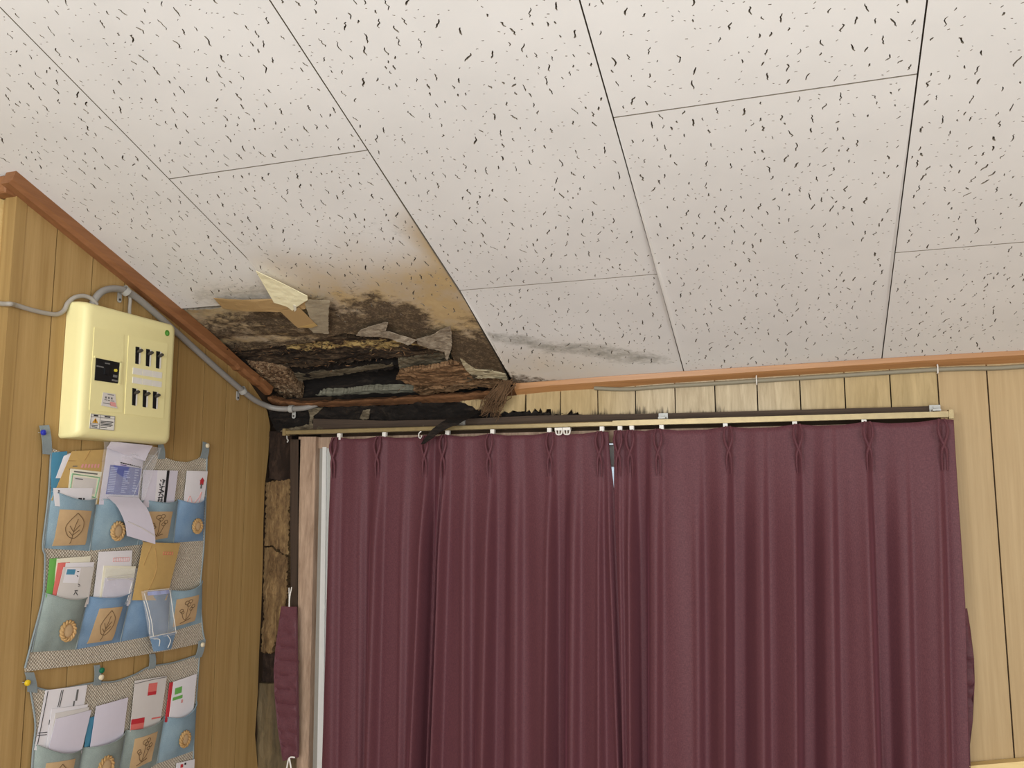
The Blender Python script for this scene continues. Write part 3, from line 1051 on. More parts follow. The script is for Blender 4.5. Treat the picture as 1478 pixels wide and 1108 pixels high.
chunk('pale_streak', CE, [(662, 550), (690, 537), (712, 533), (700, 541), (676, 551)], 0.016, 0.006, 'rot_grey',
      'pale grey splinter lying on the lower rotted plank', 'splinter', None, 0.002, 0.006, 0.001, 23, 50)
# torn facing paper and board edge
chunk('torn_paper', CE, [(514, 484), (520, 476), (540, 470), (556, 465), (560, 466), (557, 478), (575, 483), (602, 489), (590, 494), (560, 487), (540, 486)], 0.020, 0.0012,
      'torn_paper', 'torn pale facing paper at left of the mould patch', 'paper', lambda u, v: 0.010 * sm(0.30, 0.24, v), 0.002, 0.008, 0.001, 25, 50)
chunk('torn_paper', CE, [(601, 490), (622, 484), (640, 474), (650, 470), (652, 482), (652, 500), (646, 518), (642, 505), (622, 502), (604, 497)], 0.020, 0.0012,
      'torn_paper', 'pointed torn facing paper hanging right of the mould patch', 'paper', lambda u, v: 0.010 * sm(0.26, 0.16, v), 0.002, 0.008, 0.001, 27, 50)
chunk('torn_edge', CE, [(664, 518), (672, 524), (684, 533), (706, 535), (730, 541), (732, 549), (708, 545), (690, 546), (680, 541), (672, 533)], 0.017, 0.004,
      'torn_board_edge', 'whitish torn edge of the stained ceiling tile above the splinters', 'board edge', None, 0.002, 0.006, 0.0015, 29, 60)
chunk('wet_film', CE, [(440, 438), (446, 432), (476, 434), (474, 452), (474, 482), (452, 480), (440, 468), (450, 464), (444, 450)], 0.026, 0.0008,
      'wet_film', 'greyish limp film stuck beside the packing tape end', 'film', None, 0.0015, 0.01, 0.001, 31, 30)
# packing tape: two strips
tp = pxpoly(CE, [(306, 437), (350, 434), (405, 431), (444, 430), (448, 437), (440, 446), (404, 450), (320, 453)], 0.024)
plate('packing_tape', CE, tp, 0.024, 0.0008, 'packing_tape', step=0.012, relief=lambda u, v: -0.022 * sm(0.30, 0.08, u) + 0.0015 * nz(u, v, 2, 60))
tag(bpy.data.objects['packing_tape'], 'brown packing tape strip running across the tile edge', 'tape', 'packing tape')
tp = pxpoly(CE, [(404, 449), (432, 444), (458, 470), (450, 473), (430, 473), (424, 468)], 0.028)
o = plate('packing_tape', CE, tp, 0.028, 0.0008, 'packing_tape', step=0.012)
tag(o, 'short brown packing tape piece slanting down towards the mould', 'tape', 'packing tape')
tp = pxpoly(CE, [(432, 472), (455, 467), (458, 470), (450, 473)], 0.0295)
plate('curled_end', CE, tp, 0.0295, 0.0008, 'packing_tape_light', o)
# curled flap of tile facing, lit cream
fl = pxpoly(CE, [(369, 391), (382, 397), (402, 406), (428, 418), (444, 425), (445, 430), (438, 434), (430, 439), (423, 445), (416, 440), (408, 437), (396, 434), (384, 416)], 0.022)
o = plate('curled_flap', CE, fl, 0.022, 0.0015, 'flap_cream', step=0.008, relief=lambda u, v: 0.007 * sm(0.60, 0.46, v) + 0.0015 * nz(u, v, 2, 60))
tag(o, 'cream curled flap of tile facing peeling beside the tape', 'flap')
tp = pxpoly(CE, [(423, 440), (427, 441), (428, 447), (425, 450), (424, 446)], 0.03)
tag(plate('paper_scrap', CE, tp, 0.03, 0.001, 'paper_cream'), 'tiny cream paper scrap hanging below the curled flap', 'scrap')

# blackened beam above the window and the post in the corner
chunk('rotted_beam', BW, [(386, 588), (450, 588), (560, 584), (664, 578), (700, 590), (760, 594), (810, 597), (872, 598), (872, 602), (760, 604), (660, 609), (560, 613), (470, 615), (430, 620), (405, 624), (392, 616)],
      -0.006, 0.035, 'rot_black', 'blackened rotted beam between the trim and the window header', 'beam', None, 0.010, 0.008, 0.004, 33, 30)
chunk('grey_header_end', BW, [(404, 622), (420, 617), (452, 611), (520, 612), (620, 611), (660, 608), (660, 615), (560, 620), (460, 624), (415, 628)], 0.016, 0.02,
      'rot_grey', 'weathered grey-brown end of the header above the window casing', 'board', None, 0.004, 0.01, 0.0015, 35, 40)
chunk('stain_drip', BW, [(444, 590), (466, 588), (460, 594), (452, 600), (450, 612), (446, 612), (447, 600)], 0.004, 0.004,
      'rot_grey', 'grey drip-shaped fibre patch on the black beam', 'patch', None, 0.001, 0.006, 0.001, 36, 40)
chunk('stain_drip', BW, [(524, 592), (534, 590), (532, 604), (524, 606), (519, 604)], 0.004, 0.004,
      'rot_grey', 'small grey peeling patch midway along the black beam', 'patch', None, 0.001, 0.006, 0.001, 37, 40)
pst = thing('rotted_post', (0.06, 0.03, 0.0), 'rotted corner post beside the window, dark above and bare wood below', 'post')
chunk('dark_stub', BW, [(389, 622), (421, 622), (421, 690), (405, 694), (388, 690)], -0.012, 0.04, 'rot_post', None, None, None, 0.003, 0.01, 0.001, 38, 40, parent=pst)
chunk('bare_wood', BW, [(384, 696), (420, 692), (419, 760), (417, 801), (404, 792), (392, 786), (381, 788), (383, 750)], -0.016, 0.04, 'rot_bare', None, None,
      lambda u, v: 0.012 * math.sin(max(0, min(1, (u - 0.0) / 0.1)) * 3.14), 0.005, 0.008, 0.003, 39, 25, parent=pst)
chunk('bare_wood', BW, [(380, 791), (392, 789), (404, 796), (417, 804), (416, 860), (408, 900), (396, 941), (376, 941), (380, 880)], -0.020, 0.04, 'rot_bare', None, None,
      lambda u, v: 0.012 * math.sin(max(0, min(1, (u - 0.0) / 0.1)) * 3.14), 0.005, 0.008, 0.003, 40, 25, parent=pst)
chunk('dark_notch', BW, [(375, 941), (428, 942), (428, 985), (376, 985)], -0.034, 0.03, 'rot_post', None, None, None, 0.003, 0.01, 0.001, 41, 40, parent=pst)
lp = pxpoly(BW, [(372, 985), (432, 985), (432, 1200), (366, 1200)], -0.018)
plate('grey_wood', BW, jag(lp, 0.02, 0.002, 42), -0.018, 0.04, 'wood_exposed_grey', pst, step=0.012, relief=lambda u, v: 0.006 * nz(u * 3, v, 5, 22) + 0.01 * math.sin(max(0, min(1, u / 0.12)) * 3.14))
MB().box((0.0, 0.022, 0.0), (0.125, 0.06, 0.72)).build('post_foot', 'wood_exposed_grey', pst)

def debris(name, label, n, mat, seed, size, box, h0, h1):
    rn_ = random.Random(seed)
    mb = MB()
    for _ in range(n):
        px, py = rn_.choice(box)
        q = CE.at(px + rn_.gauss(0, 16), py + rn_.gauss(0, 4.5), rn_.uniform(h0, h1))
        d = (CE.u * rn_.gauss(0, 1) + CE.v * rn_.gauss(0, 0.45) + CE.n * rn_.gauss(0.15, 0.3)).normalized() * rn_.uniform(0.35, 1.0) * size
        e = d.cross(CE.n + Vector((rn_.uniform(-.6, .6), 0, rn_.uniform(-.6, .6)))).normalized() * size * rn_.uniform(0.05, 0.16)
        t_ = CE.n * size * 0.06
        mb.add([q - d, q + e, q + d * rn_.uniform(.6, 1), q - e, q - d * .3 - t_, q + d * .3 - t_],
               [(0, 1, 2), (0, 2, 3), (1, 0, 4), (2, 1, 5), (1, 4, 5), (3, 2, 5), (0, 3, 4), (3, 5, 4)])
    o_ = mb.build(name, mat, kind='stuff')
    return tag(o_, label, 'debris')


ZONE = [(340, 505), (380, 508), (420, 505), (460, 500), (500, 497), (540, 500), (580, 505), (620, 508), (380, 535), (420, 525), (470, 524), (520, 520), (600, 545), (630, 540), (660, 548), (690, 552), (650, 562), (610, 560), (700, 545), (400, 560), (385, 550)]
debris('wood_splinters', 'loose brown splinters and crumbs clinging about the ceiling hole', 260, 'rot_splinter', 5, 0.013, ZONE, -0.012, 0.012)
debris('dark_flakes', 'black flakes of rotted wood clinging about the ceiling hole', 260, 'rot_black', 6, 0.014, ZONE, -0.012, 0.012)
debris('pale_flakes', 'tiny pale flakes scattered about the ceiling hole', 46, 'torn_board_edge', 7, 0.006, ZONE, -0.004, 0.014)

# black strip hanging down over the rail, and the fibre tuft
bs = pxpoly(BW, [(668, 590), (684, 588), (678, 600), (660, 613), (648, 617), (636, 623), (612, 640), (606, 641), (624, 620), (646, 602), (668, 598)], 0.10)
tag(plate('charred_strip', BW, jag(bs, 0.012, 0.0012, 50), 0.10, 0.003, 'rot_black', step=0.01, relief=lambda u, v: 0.006 * nz(u, v, 1, 20) - 0.085 * sm(1.79, 1.85, v)),
    'charred black strip dangling from the beam over the curtain rail', 'strip')
mb = MB()
rnd = random.Random(77)
for i in range(110):
    a = BW.at(rnd.gauss(731, 6), 551 + rnd.gauss(0, 2), 0.05)
    b = BW.at(rnd.gauss(716, 9), 575 + rnd.gauss(0, 4), 0.055 + rnd.uniform(-0.01, 0.012))
    c = BW.at(rnd.gauss(706, 9), 592 + rnd.gauss(0, 7), 0.035 + rnd.uniform(-0.01, 0.012))
    mb.tube(spline([a, b, c], 3), [0.0012] * 5 + [0.0008, 0.0005], 4)
o = mb.build('fibre_tuft', 'fibre', kind='stuff')
tag(o, 'brown fibrous tuft hanging over the trim at the torn tile corner', 'fibre')

# ================================================================== PIPE AND CABLES
cpipe = thing('conduit_pipe', LW.at(150, 440, 0.0), 'grey plastic conduit running from the fuse box along the ceiling trim', 'pipe')
path = [LW.at(130, 452, 0.018), LW.at(136, 434, 0.018), LW.at(147, 421, 0.02), LW.at(163, 416.5, 0.02), LW.at(180, 419, 0.02), LW.at(197, 429, 0.018), LW.at(222, 450, 0.016), LW.at(260, 484, 0.016),
        LW.at(300, 520, 0.016), LW.at(340, 555, 0.018), LW.at(366, 576, 0.022), BW.at(384, 585, 0.05), BW.at(397, 589, 0.03), BW.at(415, 590, 0.016), BW.at(440, 588.5, 0.012), BW.at(458, 583, 0.006)]
sp = spline(path, 8)
MB().tube(sp, 0.0085, 14).build('pipe', 'pvc_grey', cpipe, True)


def saddle(name, fr, px, py, h, ang, par, drop=18):
    """Pipe saddle: a band over the pipe and a tab with a screw."""
    c = fr.at(px, py, h)
    d = fr.u * math.cos(ang) + fr.v * math.sin(ang)
    e = -fr.u * math.sin(ang) + fr.v * math.cos(ang)
    mb = MB()
    ring = []
    for i in range(15):
        a = math.pi * (-0.15 + 1.3 * i / 14)
        ring.append(c + e * (math.cos(a) * 0.0105) + fr.n * (math.sin(a) * 0.0105))
    for i in range(14):
        q, r_ = ring[i], ring[i + 1]
        k = len(mb.v)
        on = [(q - c).normalized() * 0.0012, (r_ - c).normalized() * 0.0012]
        mb.add([q - d * .007, q + d * .007, r_ + d * .007, r_ - d * .007, q - d * .007 + on[0], q + d * .007 + on[0], r_ + d * .007 + on[1], r_ - d * .007 + on[1]],
               [(3, 2, 1, 0), (4, 5, 6, 7), (0, 1, 5, 4), (1, 2, 6, 5), (2, 3, 7, 6), (3, 0, 4, 7)])
    b = mb.build('saddle_clip', 'steel_grey', par)
    g = c - fr.n * (h - 0.002) - fr.v * 0.004
    pts, dn = [], Vector((0, 0, -1)) if fr is not CE else -fr.v
    s_ = fr.u
    ol = [(-.006, 0.002), (.006, 0.002), (.0065, -.018)] + [(math.cos(a) * .0065, -.018 - math.sin(a) * .0065) for a in [math.pi * k / 8 for k in range(1, 8)]] + [(-.0065, -.018)]
    uu, vv = (g - fr.o).dot(fr.u), (g - fr.o).dot(fr.v)
    tb = plate('tab', fr, [(uu + a_, vv + b_) for a_, b_ in ol], 0.004, 0.002, 'steel_grey', b)
    mb = MB()
    q = fr.p(uu, vv - 0.017, 0.004)
    mb.tube([q, q + fr.n * 0.0015], 0.003, 10)
    mb.build('screw', 'lever_grey', b)


saddle('saddle_clip', LW, 181, 419.5, 0.02, -0.5, cpipe)
saddle('saddle_clip', LW, 350, 563.5, 0.019, -0.65, cpipe)
saddle('saddle_clip', BW, 421, 590, 0.016, 0.0, cpipe)
# flat cable from the left behind the fuse box
pts = [RW.at(-40, 432, 0.012), RW.at(0, 438, 0.012), RW.at(14, 438.5, 0.012), LW.at(22, 440, 0.008), LW.at(45, 447, 0.006), LW.at(70, 452.5, 0.006), LW.at(84, 453, 0.006), LW.at(93, 447, 0.006), LW.at(98, 437, 0.008), LW.at(108, 429, 0.012), LW.at(121, 427, 0.016), LW.at(132, 431, 0.02), LW.at(140, 440, 0.024)]
tag(MB().tube(spline(pts, 8), 0.0052, 10).build('flat_cable', 'cable_grey', None, True), 'pale grey cable entering from the left and looping behind the fuse box', 'cable')
pts = [LW.at(186, 424, 0.012), LW.at(188, 432, 0.01), LW.at(187, 444, 0.012), LW.at(187, 456, 0.016)]
tag(MB().tube(spline(pts, 6), 0.0042, 10).build('stub_cable', 'cable_grey', None, True), 'short grey cable dropping from the conduit clip into the fuse box', 'cable')
oc = thing('wall_cable', BW.at(1200, 543, 0.0), 'old grey cable stapled beneath the ceiling trim on the window wall', 'cable')
pts = [BW.at(x, y, 0.007) for x, y in ((858, 560), (905, 561.5), (960, 557.5), (1030, 553.5), (1100, 549), (1220, 541.5), (1330, 534.5), (1390, 531.8), (1440, 531), (1478, 528.5), (1560, 524), (1690, 517))]
MB().tube(spline(pts, 6), 0.0056, 10).build('cable', 'cable_old', oc, True)
for x, y in ((1092, 549.5), (1352, 533.5)):
    a, b = BW.at(x, y - 6, 0.0), BW.at(x + 0.5, y + 5, 0.0)
    MB().tube(spline([a, a - Vector((0, 0.013, 0)), b - Vector((0, 0.013, 0)), b], 5), 0.0016, 6).build('staple', 'white_plastic', oc)

# ================================================================== CURTAIN RAIL AND CURTAINS
RO = 0.05
rail = thing('curtain_rail', BW.at(890, 610, 0.0), 'brass-coloured curtain rail across the top of the window', 'curtain rail')
ra, rb = BW.uv(413, 624, RO), BW.uv(1372, 598, RO)
rz = (ra[1] + rb[1]) / 2
mb = MB()
x0, x1 = ra[0], rb[0]
prof = [(-0.008, -0.0055), (-0.008, 0.004), (-0.0055, 0.006), (0.0055, 0.006), (0.008, 0.004), (0.008, -0.0055), (0.004, -0.007), (-0.004, -0.007)]
v = [(x0, -RO + a, rz + b) for a, b in prof] + [(x1, -RO + a, rz + b) for a, b in prof]
n = len(prof)
mb.add(v, [(i, (i + 1) % n, (i + 1) % n + n, i + n) for i in range(n)] + [tuple(range(n))[::-1], tuple(range(n, 2 * n))])
mb.build('track', 'brass_rail', rail)
xm = BW.uv(885, 610, RO)[0]
mb = MB()
mb.box((xm, -RO - 0.0092, rz - 0.0065), (x1 - 0.004, -RO + 0.008, rz + 0.0072))
mb.build('outer_track', 'brass_rail', rail)
for xe in (x0, x1):
    MB().box((xe - 0.005, -RO - 0.012, rz - 0.010), (xe + 0.005, -RO + 0.011, rz + 0.011)).build('end_cap', 'brass_rail', rail)
for px, py in ((664, 611), (957, 604), (1350, 592)):
    u = BW.uv(px, py, 0.03)[0]
    mb = MB()
    mb.box((u - 0.012, -0.026, rz + 0.004), (u + 0.012, -0.018, rz + 0.026))
    mb.box((u - 0.009, -RO - 0.006, rz + 0.0095), (u + 0.009, -0.02, rz + 0.0135))
    mb.tube([(u, -0.026, rz + 0.02), (u, -0.029, rz + 0.02)], 0.004, 8)
    mb.build('bracket', 'steel_grey', rail)
RUN = [(490, 629), (555, 627), (646, 625), (711, 624), (793, 622), (869, 620), (895, 618.5), (912, 619), (955, 617), (1047, 613), (1147, 611.5), (1247, 609)]
for px, py in RUN:
    u = BW.uv(px, py, RO + 0.006)[0]
    mb = MB()
    mb.box((u - 0.0055, -RO - 0.010, rz - 0.019), (u + 0.0055, -RO + 0.002, rz - 0.0075))
    mb.box((u - 0.003, -RO - 0.006, rz - 0.026), (u + 0.003, -RO - 0.002, rz - 0.019))
    mb.build('runner', 'white_plastic', rail)
for px in (806.5, 818):
    u = BW.uv(px, 622, RO + 0.006)[0]
    mb = MB()
    mb.box((u - 0.0105, -RO - 0.010, rz - 0.015), (u + 0.0105, -RO + 0.002, rz - 0.0075))
    mb.tube(spline([(u - 0.009, -RO - 0.005, rz - 0.014), (u - 0.006, -RO - 0.005, rz - 0.025), (u + 0.006, -RO - 0.005, rz - 0.025), (u + 0.009, -RO - 0.005, rz - 0.014)], 4), 0.0022, 6)
    mb.tube([(u, -RO - 0.005, rz - 0.014), (u, -RO - 0.005, rz - 0.024)], 0.0018, 6)
    mb.build('spare_runner', 'white_plastic', rail)
u = BW.uv(607, 627, RO + 0.01)[0]
MB().tube(spline([(u + .002, -RO - 0.01, rz - 0.008), (u - .004, -RO - .012, rz - 0.014), (u - .004, -RO - .012, rz - .024), (u + .001, -RO - .012, rz - .028), (u + .005, -RO - .012, rz - .02)], 4), 0.0016, 6).build('loose_hook', 'white_plastic', rail)
u = BW.uv(414, 632, RO)[0]
MB().tube(spline([(u, -RO, rz - 0.009), (u + .002, -RO - .002, rz - 0.018), (u + .006, -RO - .002, rz - .024), (u + .003, -RO - .002, rz - .03)], 4), 0.002, 6).build('loose_hook', 'steel_grey', rail)

ZREF_T, ZREF_B = 1.755, 0.84


def curtain(name, label, off, ridges, left, right, pleats, seed, hem=0.12):
    root = thing(name, BW.p((BW.uv(left[0][0], left[0][1], off)[0] + BW.uv(right[0][0], right[0][1], off)[0]) / 2, hem, off), label, 'curtain')
    NC, NR = 520, 46

    def edge(lst):
        q = sorted([BW.uv(a, b, off)[::-1] for a, b in lst])
        return [a for a, b in q], [b for a, b in q]
    lz, lu = edge(left)
    rz_, ru = edge(right)
    R = []
    for pt, pb, am, *lw in ridges:
        R.append((BW.uv(pt, 660, off + 0.02)[0], BW.uv(pb, 1090, off + 0.02)[0], am, lw[0] if lw else None))
    ztl, ztr = BW.uv(*left[0], off)[1], BW.uv(*right[0], off)[1]
    pu = [BW.uv(a, 640, off)[0] for a in pleats]
    rnd = np.random.RandomState(seed)
    lows = rnd.uniform(0.0, 0.28, len(R) + 1)
    mids = rnd.uniform(0.25, 0.6, len(R) + 1)
    V, F = [], []
    ker = np.exp(-np.linspace(-2.2, 2.2, 13) ** 2)
    ker /= ker.sum()
    wig = np.cumsum(rnd.normal(0, 1, NC))
    k2 = np.hanning(31)
    wig = np.convolve(wig - np.convolve(wig, np.ones(61) / 61, 'same'), k2 / k2.sum(), 'same')
    for r in range(NR):
        q = (r / (NR - 1)) ** 1.25
        zz = 1.757 - q * (1.757 - hem)
        a = np.interp(zz, lz, lu)
        b = np.interp(zz, rz_, ru)
        u = np.linspace(a, b, NC)
        tt = max(0.0, min(1.15, (ZREF_T - zz) / (ZREF_T - ZREF_B)))
        A = 0.009 + 0.034 * sm(0.02, 0.36, 1.757 - zz) + 0.012 * sm(0.3, 1.0, 1.757 - zz)
        ku, kh = [a - 0.01], [lows[0]]
        pos = [p_[0] + (p_[1] - p_[0]) * tt for p_ in R]
        for i, (p_, rr) in enumerate(zip(pos, R)):
            am = rr[2]
            nx = pos[i + 1] if i + 1 < len(pos) else b + 0.01
            gap = nx - p_
            drop = min(0.016, gap * 0.3)
            lw = rr[3] if rr[3] is not None else lows[i + 1] + 0.1
            wid = gap * (0.55 if lw < -0.5 else 0.34 if lw < 0 else 0.2)
            ku += [p_ - min(0.022, gap * .25), p_ - min(0.008, gap * .12), p_, p_ + drop * 0.7, p_ + drop * 0.7 + wid]
            kh += [am * 0.78, am * 0.97, am, lw, lw + 0.10]
        o_ = np.argsort(ku, kind='stable')
        hh = np.interp(u, np.array(ku)[o_], np.array(kh)[o_])
        hh = np.convolve(np.pad(hh, 6, 'edge'), ker, 'valid')
        hh = hh * A + wig * 0.0008
        zt_ = ztl + (ztr - ztl) * np.linspace(0, 1, NC)
        if r == 0 or zz > 1.70:
            dmin = np.min(np.abs(u[:, None] - np.array(pu)[None, :]), axis=1)
            sagt = -0.006 * np.clip(dmin / 0.05, 0, 1)
        else:
            sagt = 0 * u
        f_ = (zz - hem) / (1.757 - hem)
        zrow = hem + (zt_ + sagt - hem) * f_
        for c in range(NC):
            V.append((u[c], -(off + hh[c]), zrow[c]))
    for r in range(NR - 1):
        for c in range(NC - 1):
            i = r * NC + c
            F.append((i, i + NC, i + NC + 1, i + 1))
    o = obj('cloth', V, F, 'curtain_maroon', root, True)
    sd = o.modifiers.new('thick', 'SOLIDIFY')
    sd.thickness = 0.0018
    sd.offset = -1
    for px, zc in zip(pleats, pu):
        q = (zc - pu[0]) / max(1e-6, pu[-1] - pu[0])
        z = ztl + (ztr - ztl) * q - 0.001
        hb = off + 0.012
        for s_ in (-1, 1):
            pl_ = [(zc + s_ * 0.0055, -hb, z), (zc + s_ * 0.0095, -hb - .007, z - .018), (zc + s_ * 0.0085, -hb - .010, z - .036), (zc + s_ * 0.002, -hb - .010, z - .056),
                   (zc - s_ * 0.004, -hb - .008, z - .072), (zc - s_ * 0.0055, -hb - .006, z - .09), (zc - s_ * 0.005, -hb - .002, z - .12)]
            MB().tube(spline(pl_, 5), [0.003] * 6 + [0.0042] * 14 + [0.0042 - 0.00025 * k_ for k_ in range(11)], 10, 0.8).build('pleat_fold', 'curtain_maroon', root, True)
    return root


curtain('curtain', 'left maroon pinch-pleat curtain hanging beside the white window frame', 0.052,
        [(484, 481, .6), (521, 519, .45), (549, 539, .9), (584, 579, .6), (617, 600, 1.0, -0.75), (643, 629, 1.05), (672, 672, .7), (709, 702, .9, -0.2), (748, 747, .6), (796, 793, 1.0, -0.3), (832, 829, .75), (866, 868, .9), (876, 896, .8)],
        [(479, 631), (478, 800), (474, 950), (469, 1108)], [(879, 622), (881, 660), (887, 705), (898, 900), (908, 1108)], [486, 549, 617, 643, 709, 796, 867], 3)
curtain('curtain', 'right maroon pinch-pleat curtain, the wider one beside the panelled wall', 0.062,
        [(894, 903, .8), (911, 914, 1.0, -0.45), (951, 948, .75), (1010, 1009, .6), (1052, 1048, 1.0, -0.3), (1103, 1103, .8), (1152, 1149, 1.0, -0.3), (1203, 1204, .8), (1253, 1263, 1.0, -0.35), (1310, 1312, .6), (1360, 1361, .9)],
        [(886, 621), (887, 660), (887, 705), (897, 900), (904, 1108)], [(1376, 604), (1384, 750), (1392, 880), (1397, 1108)], [894, 911, 951, 1052, 1152, 1253, 1360], 8)


# tie-backs
def tieback(label, pts, h, folds):
    r = thing('curtain_tieback', BW.at(pts[0][0], pts[0][1], 0.0), label, 'tieback', 'maroon curtain tiebacks')
    poly = pxpoly(BW, pts, h)
    zs = [BW.uv(pts[0][0], y, h)[1] for y in folds]
    plate('band', BW, poly, h, 0.008, 'curtain_maroon', r, step=0.008, smooth=True,
          relief=lambda u, v: 0.003 * nz(u, v, 3, 30) - sum(0.006 * math.exp(-((v - z_ - 0.03 * (u - poly[0][0])) / 0.0035) ** 2) for z_ in zs))
    return r


tb = tieback('pleated maroon tieback hanging on the bare post left of the window', [(406, 875), (427, 876), (428.5, 960), (429.5, 1093), (408, 1098), (401, 1050), (396, 1000), (395, 965), (398, 930), (403, 895)], 0.055,
             [892, 915, 934, 955, 976, 995, 1016, 1035, 1057, 1078])
u, z = BW.uv(418, 873, 0.05)
mb = MB()
mb.tube(spline([(u - .0008, -.052, z - .008), (u - .001, -.052, z + .02), (u - .004, -.05, z + .05)], 4), 0.0014, 6)
mb.tube(spline([(u + .001, -.052, z - .008), (u + .001, -.052, z + .02), (u + .005, -.05, z + .052)], 4), 0.0014, 6)
mb.build('loop', 'white_plastic', tb)
u, z = BW.uv(421, 1092, 0.06)
MB().tube(spline([(u + .012, -.062, z), (u - .004, -.066, z - .002), (u - .010, -.068, z - .03), (u - .014, -.068, z - .07)], 5), 0.0022, 8).tube(spline([(u - .004, -.066, z - .002), (u + .004, -.067, z - .03), (u + .012, -.068, z - .06)], 5), 0.0022, 8).build('hook', 'white_plastic', tb)
tieback('maroon tieback showing at the right edge of the curtains', [(1388, 880), (1396, 878), (1401, 905), (1406, 950), (1407, 985), (1404, 1040), (1400, 1075), (1401, 1108), (1390, 1108)], 0.03, [905, 940, 952, 965, 990, 1008, 1024, 1060])

# pale board leaning on the right-hand panels
pb = pxpoly(BW, [(1384, 1106.5), (1480, 1098), (1640, 1084), (1640, 1180), (1384, 1180)], 0.03)
pn = thing('pale_board', BW.at(1480, 1180, 0.0), 'pale pine board edge low on the panelled wall at right', 'board')
z0 = pb[0][1]
plate('board', BW, [(pb[0][0], 0.0), (pb[2][0], 0.0), pb[2], pb[1], pb[0]], 0.03, 0.028, 'wood_pale', pn)

# ================================================================== FUSE BOX
FH = 0.056
fb = thing('fuse_box', LW.p(-0.637, 1.724, 0.0), 'cream plastic fuse box with six black switches on the left wall', 'fuse box')


def rrect(u0, u1, v0, v1, r, n=5):
    out = []
    for cx, cy, a0 in ((u1 - r, v0 + r, -90), (u1 - r, v1 - r, 0), (u0 + r, v1 - r, 90), (u0 + r, v0 + r, 180)):
        for k in range(n + 1):
            a = math.radians(a0 + 90 * k / n)
            out.append((cx + r * math.cos(a), cy + r * math.sin(a)))
    return out


def lofted(fr, rings):
    v, f = [], []
    n = len(rings[0][0])
    for poly, h in rings:
        v += [fr.p(a, b, h) for a, b in poly]
    for i in range(len(rings) - 1):
        for j in range(n):
            j2 = (j + 1) % n
            f.append((i * n + j, i * n + j2, (i + 1) * n + j2, (i + 1) * n + j))
    f.append(tuple(range(n))[::-1])
    f.append(tuple((len(rings) - 1) * n + j for j in range(n)))
    return v, f


U0, U1, V0, V1 = -0.788, -0.484, 1.7225, 2.0375
rings = []
for h, i, r in ((0.001, 0.0, 0.008), (0.030, 0.001, 0.009), (0.044, 0.003, 0.012), (0.051, 0.0065, 0.014), (0.0545, 0.012, 0.016), (FH, 0.020, 0.018)):
    rings.append((rrect(U0 + i, U1 - i, V0 + i, V1 - i, r), h))
v, f = lofted(LW, rings)
body = obj('body', v, f, 'box_cream', fb)
smooth_by_angle(body, 40)


def fpl(name, pts, h, th, mat, par):
    return plate(name, LW, pxpoly(LW, pts, h), h, th, mat, par)


pa = fpl('cover_panel', [(136.5, 472), (179, 482), (177, 596), (129, 592)], FH + 0.0012, 0.0012, 'box_cream', fb)
pb_ = fpl('cover_panel', [(186, 484), (242, 496), (236, 604), (180, 597)], FH + 0.0012, 0.0012, 'box_cream', fb)
H2 = FH + 0.0022
mbk = fpl('main_breaker', [(139, 515), (174, 522), (171.5, 553.5), (137, 548.5)], H2 + 0.0005, 0.002, 'black_plastic', fb)
for q in ([(137.5, 513.2), (175.5, 521), (175.3, 523.5), (137.2, 515.7)], [(174, 522), (176.5, 522), (174, 555), (171.5, 553.5)]):
    fpl('bezel', q, H2 + 0.0022, 0.004, 'box_cream', mbk)
c = LW.at(166, 534.5, H2)
MB().tube([c, c + Vector((0.004, 0, 0))], 0.0036, 12).build('test_button', 'yellow_button', mbk)
fpl('rating_plate', [(164, 540.5), (169.5, 541.5), (169, 545), (163.5, 544)], H2 + 0.0015, 0.001, 'ink_grey', mbk)
fpl('rating_plate', [(162, 547), (170, 548.5), (169.8, 551), (162, 549.6)], H2 + 0.0015, 0.001, 'ink_grey', mbk)
fpl('rating_plate', [(140, 527), (150, 529), (150, 531), (140, 529)], H2 + 0.0015, 0.001, 'ink_grey', mbk)
fpl('rating_plate', [(152, 523), (159, 524.3), (159, 526), (152, 524.8)], H2 + 0.0015, 0.001, 'ink_grey', mbk)
fpl('toggle', [(152, 530), (158, 531.2), (157.5, 541), (151.7, 539.8)], H2 + 0.004, 0.004, 'black_plastic', mbk)
for px, py in ((196.2, 500), (211.4, 503.3), (226, 506.4), (191.6, 559.8), (206.8, 562.3), (221.3, 564.6)):
    sw = fpl('switch', [(px, py), (px + 5.2, py + 1.0), (px + 4.0, py + 25.5), (px - 0.6, py + 24.5)], H2 + 0.0003, 0.002, 'black_plastic', fb)
    fpl('slot_edge', [(px + 5.2, py + 1.0), (px + 7.4, py + 1.6), (px + 6.2, py + 25), (px + 4.0, py + 25.5)], H2 + 0.0004, 0.002, 'label_white', sw)
    a, b = LW.at(px + 3, py + 8, H2), LW.at(px + 8.5, py + 5, H2 + 0.013)
    MB().tube([a, a + (b - a) * 0.5, b], [0.0030, 0.0042, 0.0036], 8, 1.4).build('lever', 'lever_grey', sw)
for row in ([(192, 530), (234.5, 537.5), (234, 546), (191.5, 539.5)], [(191.5, 543.5), (234, 551), (233.5, 559), (191, 552.5)]):
    for k in range(3):
        s0, s1 = k / 3 + 0.008, (k + 1) / 3 - 0.008
        lp_ = lambda a, b, s: (a[0] + (b[0] - a[0]) * s, a[1] + (b[1] - a[1]) * s)
        lb = fpl('circuit_label', [lp_(row[0], row[1], s0), lp_(row[0], row[1], s1), lp_(row[3], row[2], s1), lp_(row[3], row[2], s0)], H2, 0.001, 'label_white', fb)
c = LW.at(241, 480.5, FH)
MB().tube([c, c + Vector((0.0012, 0, 0))], 0.0078, 20).build('round_sticker', 'green_sticker', fb)
c = LW.at(241.3, 481, FH + 0.001)
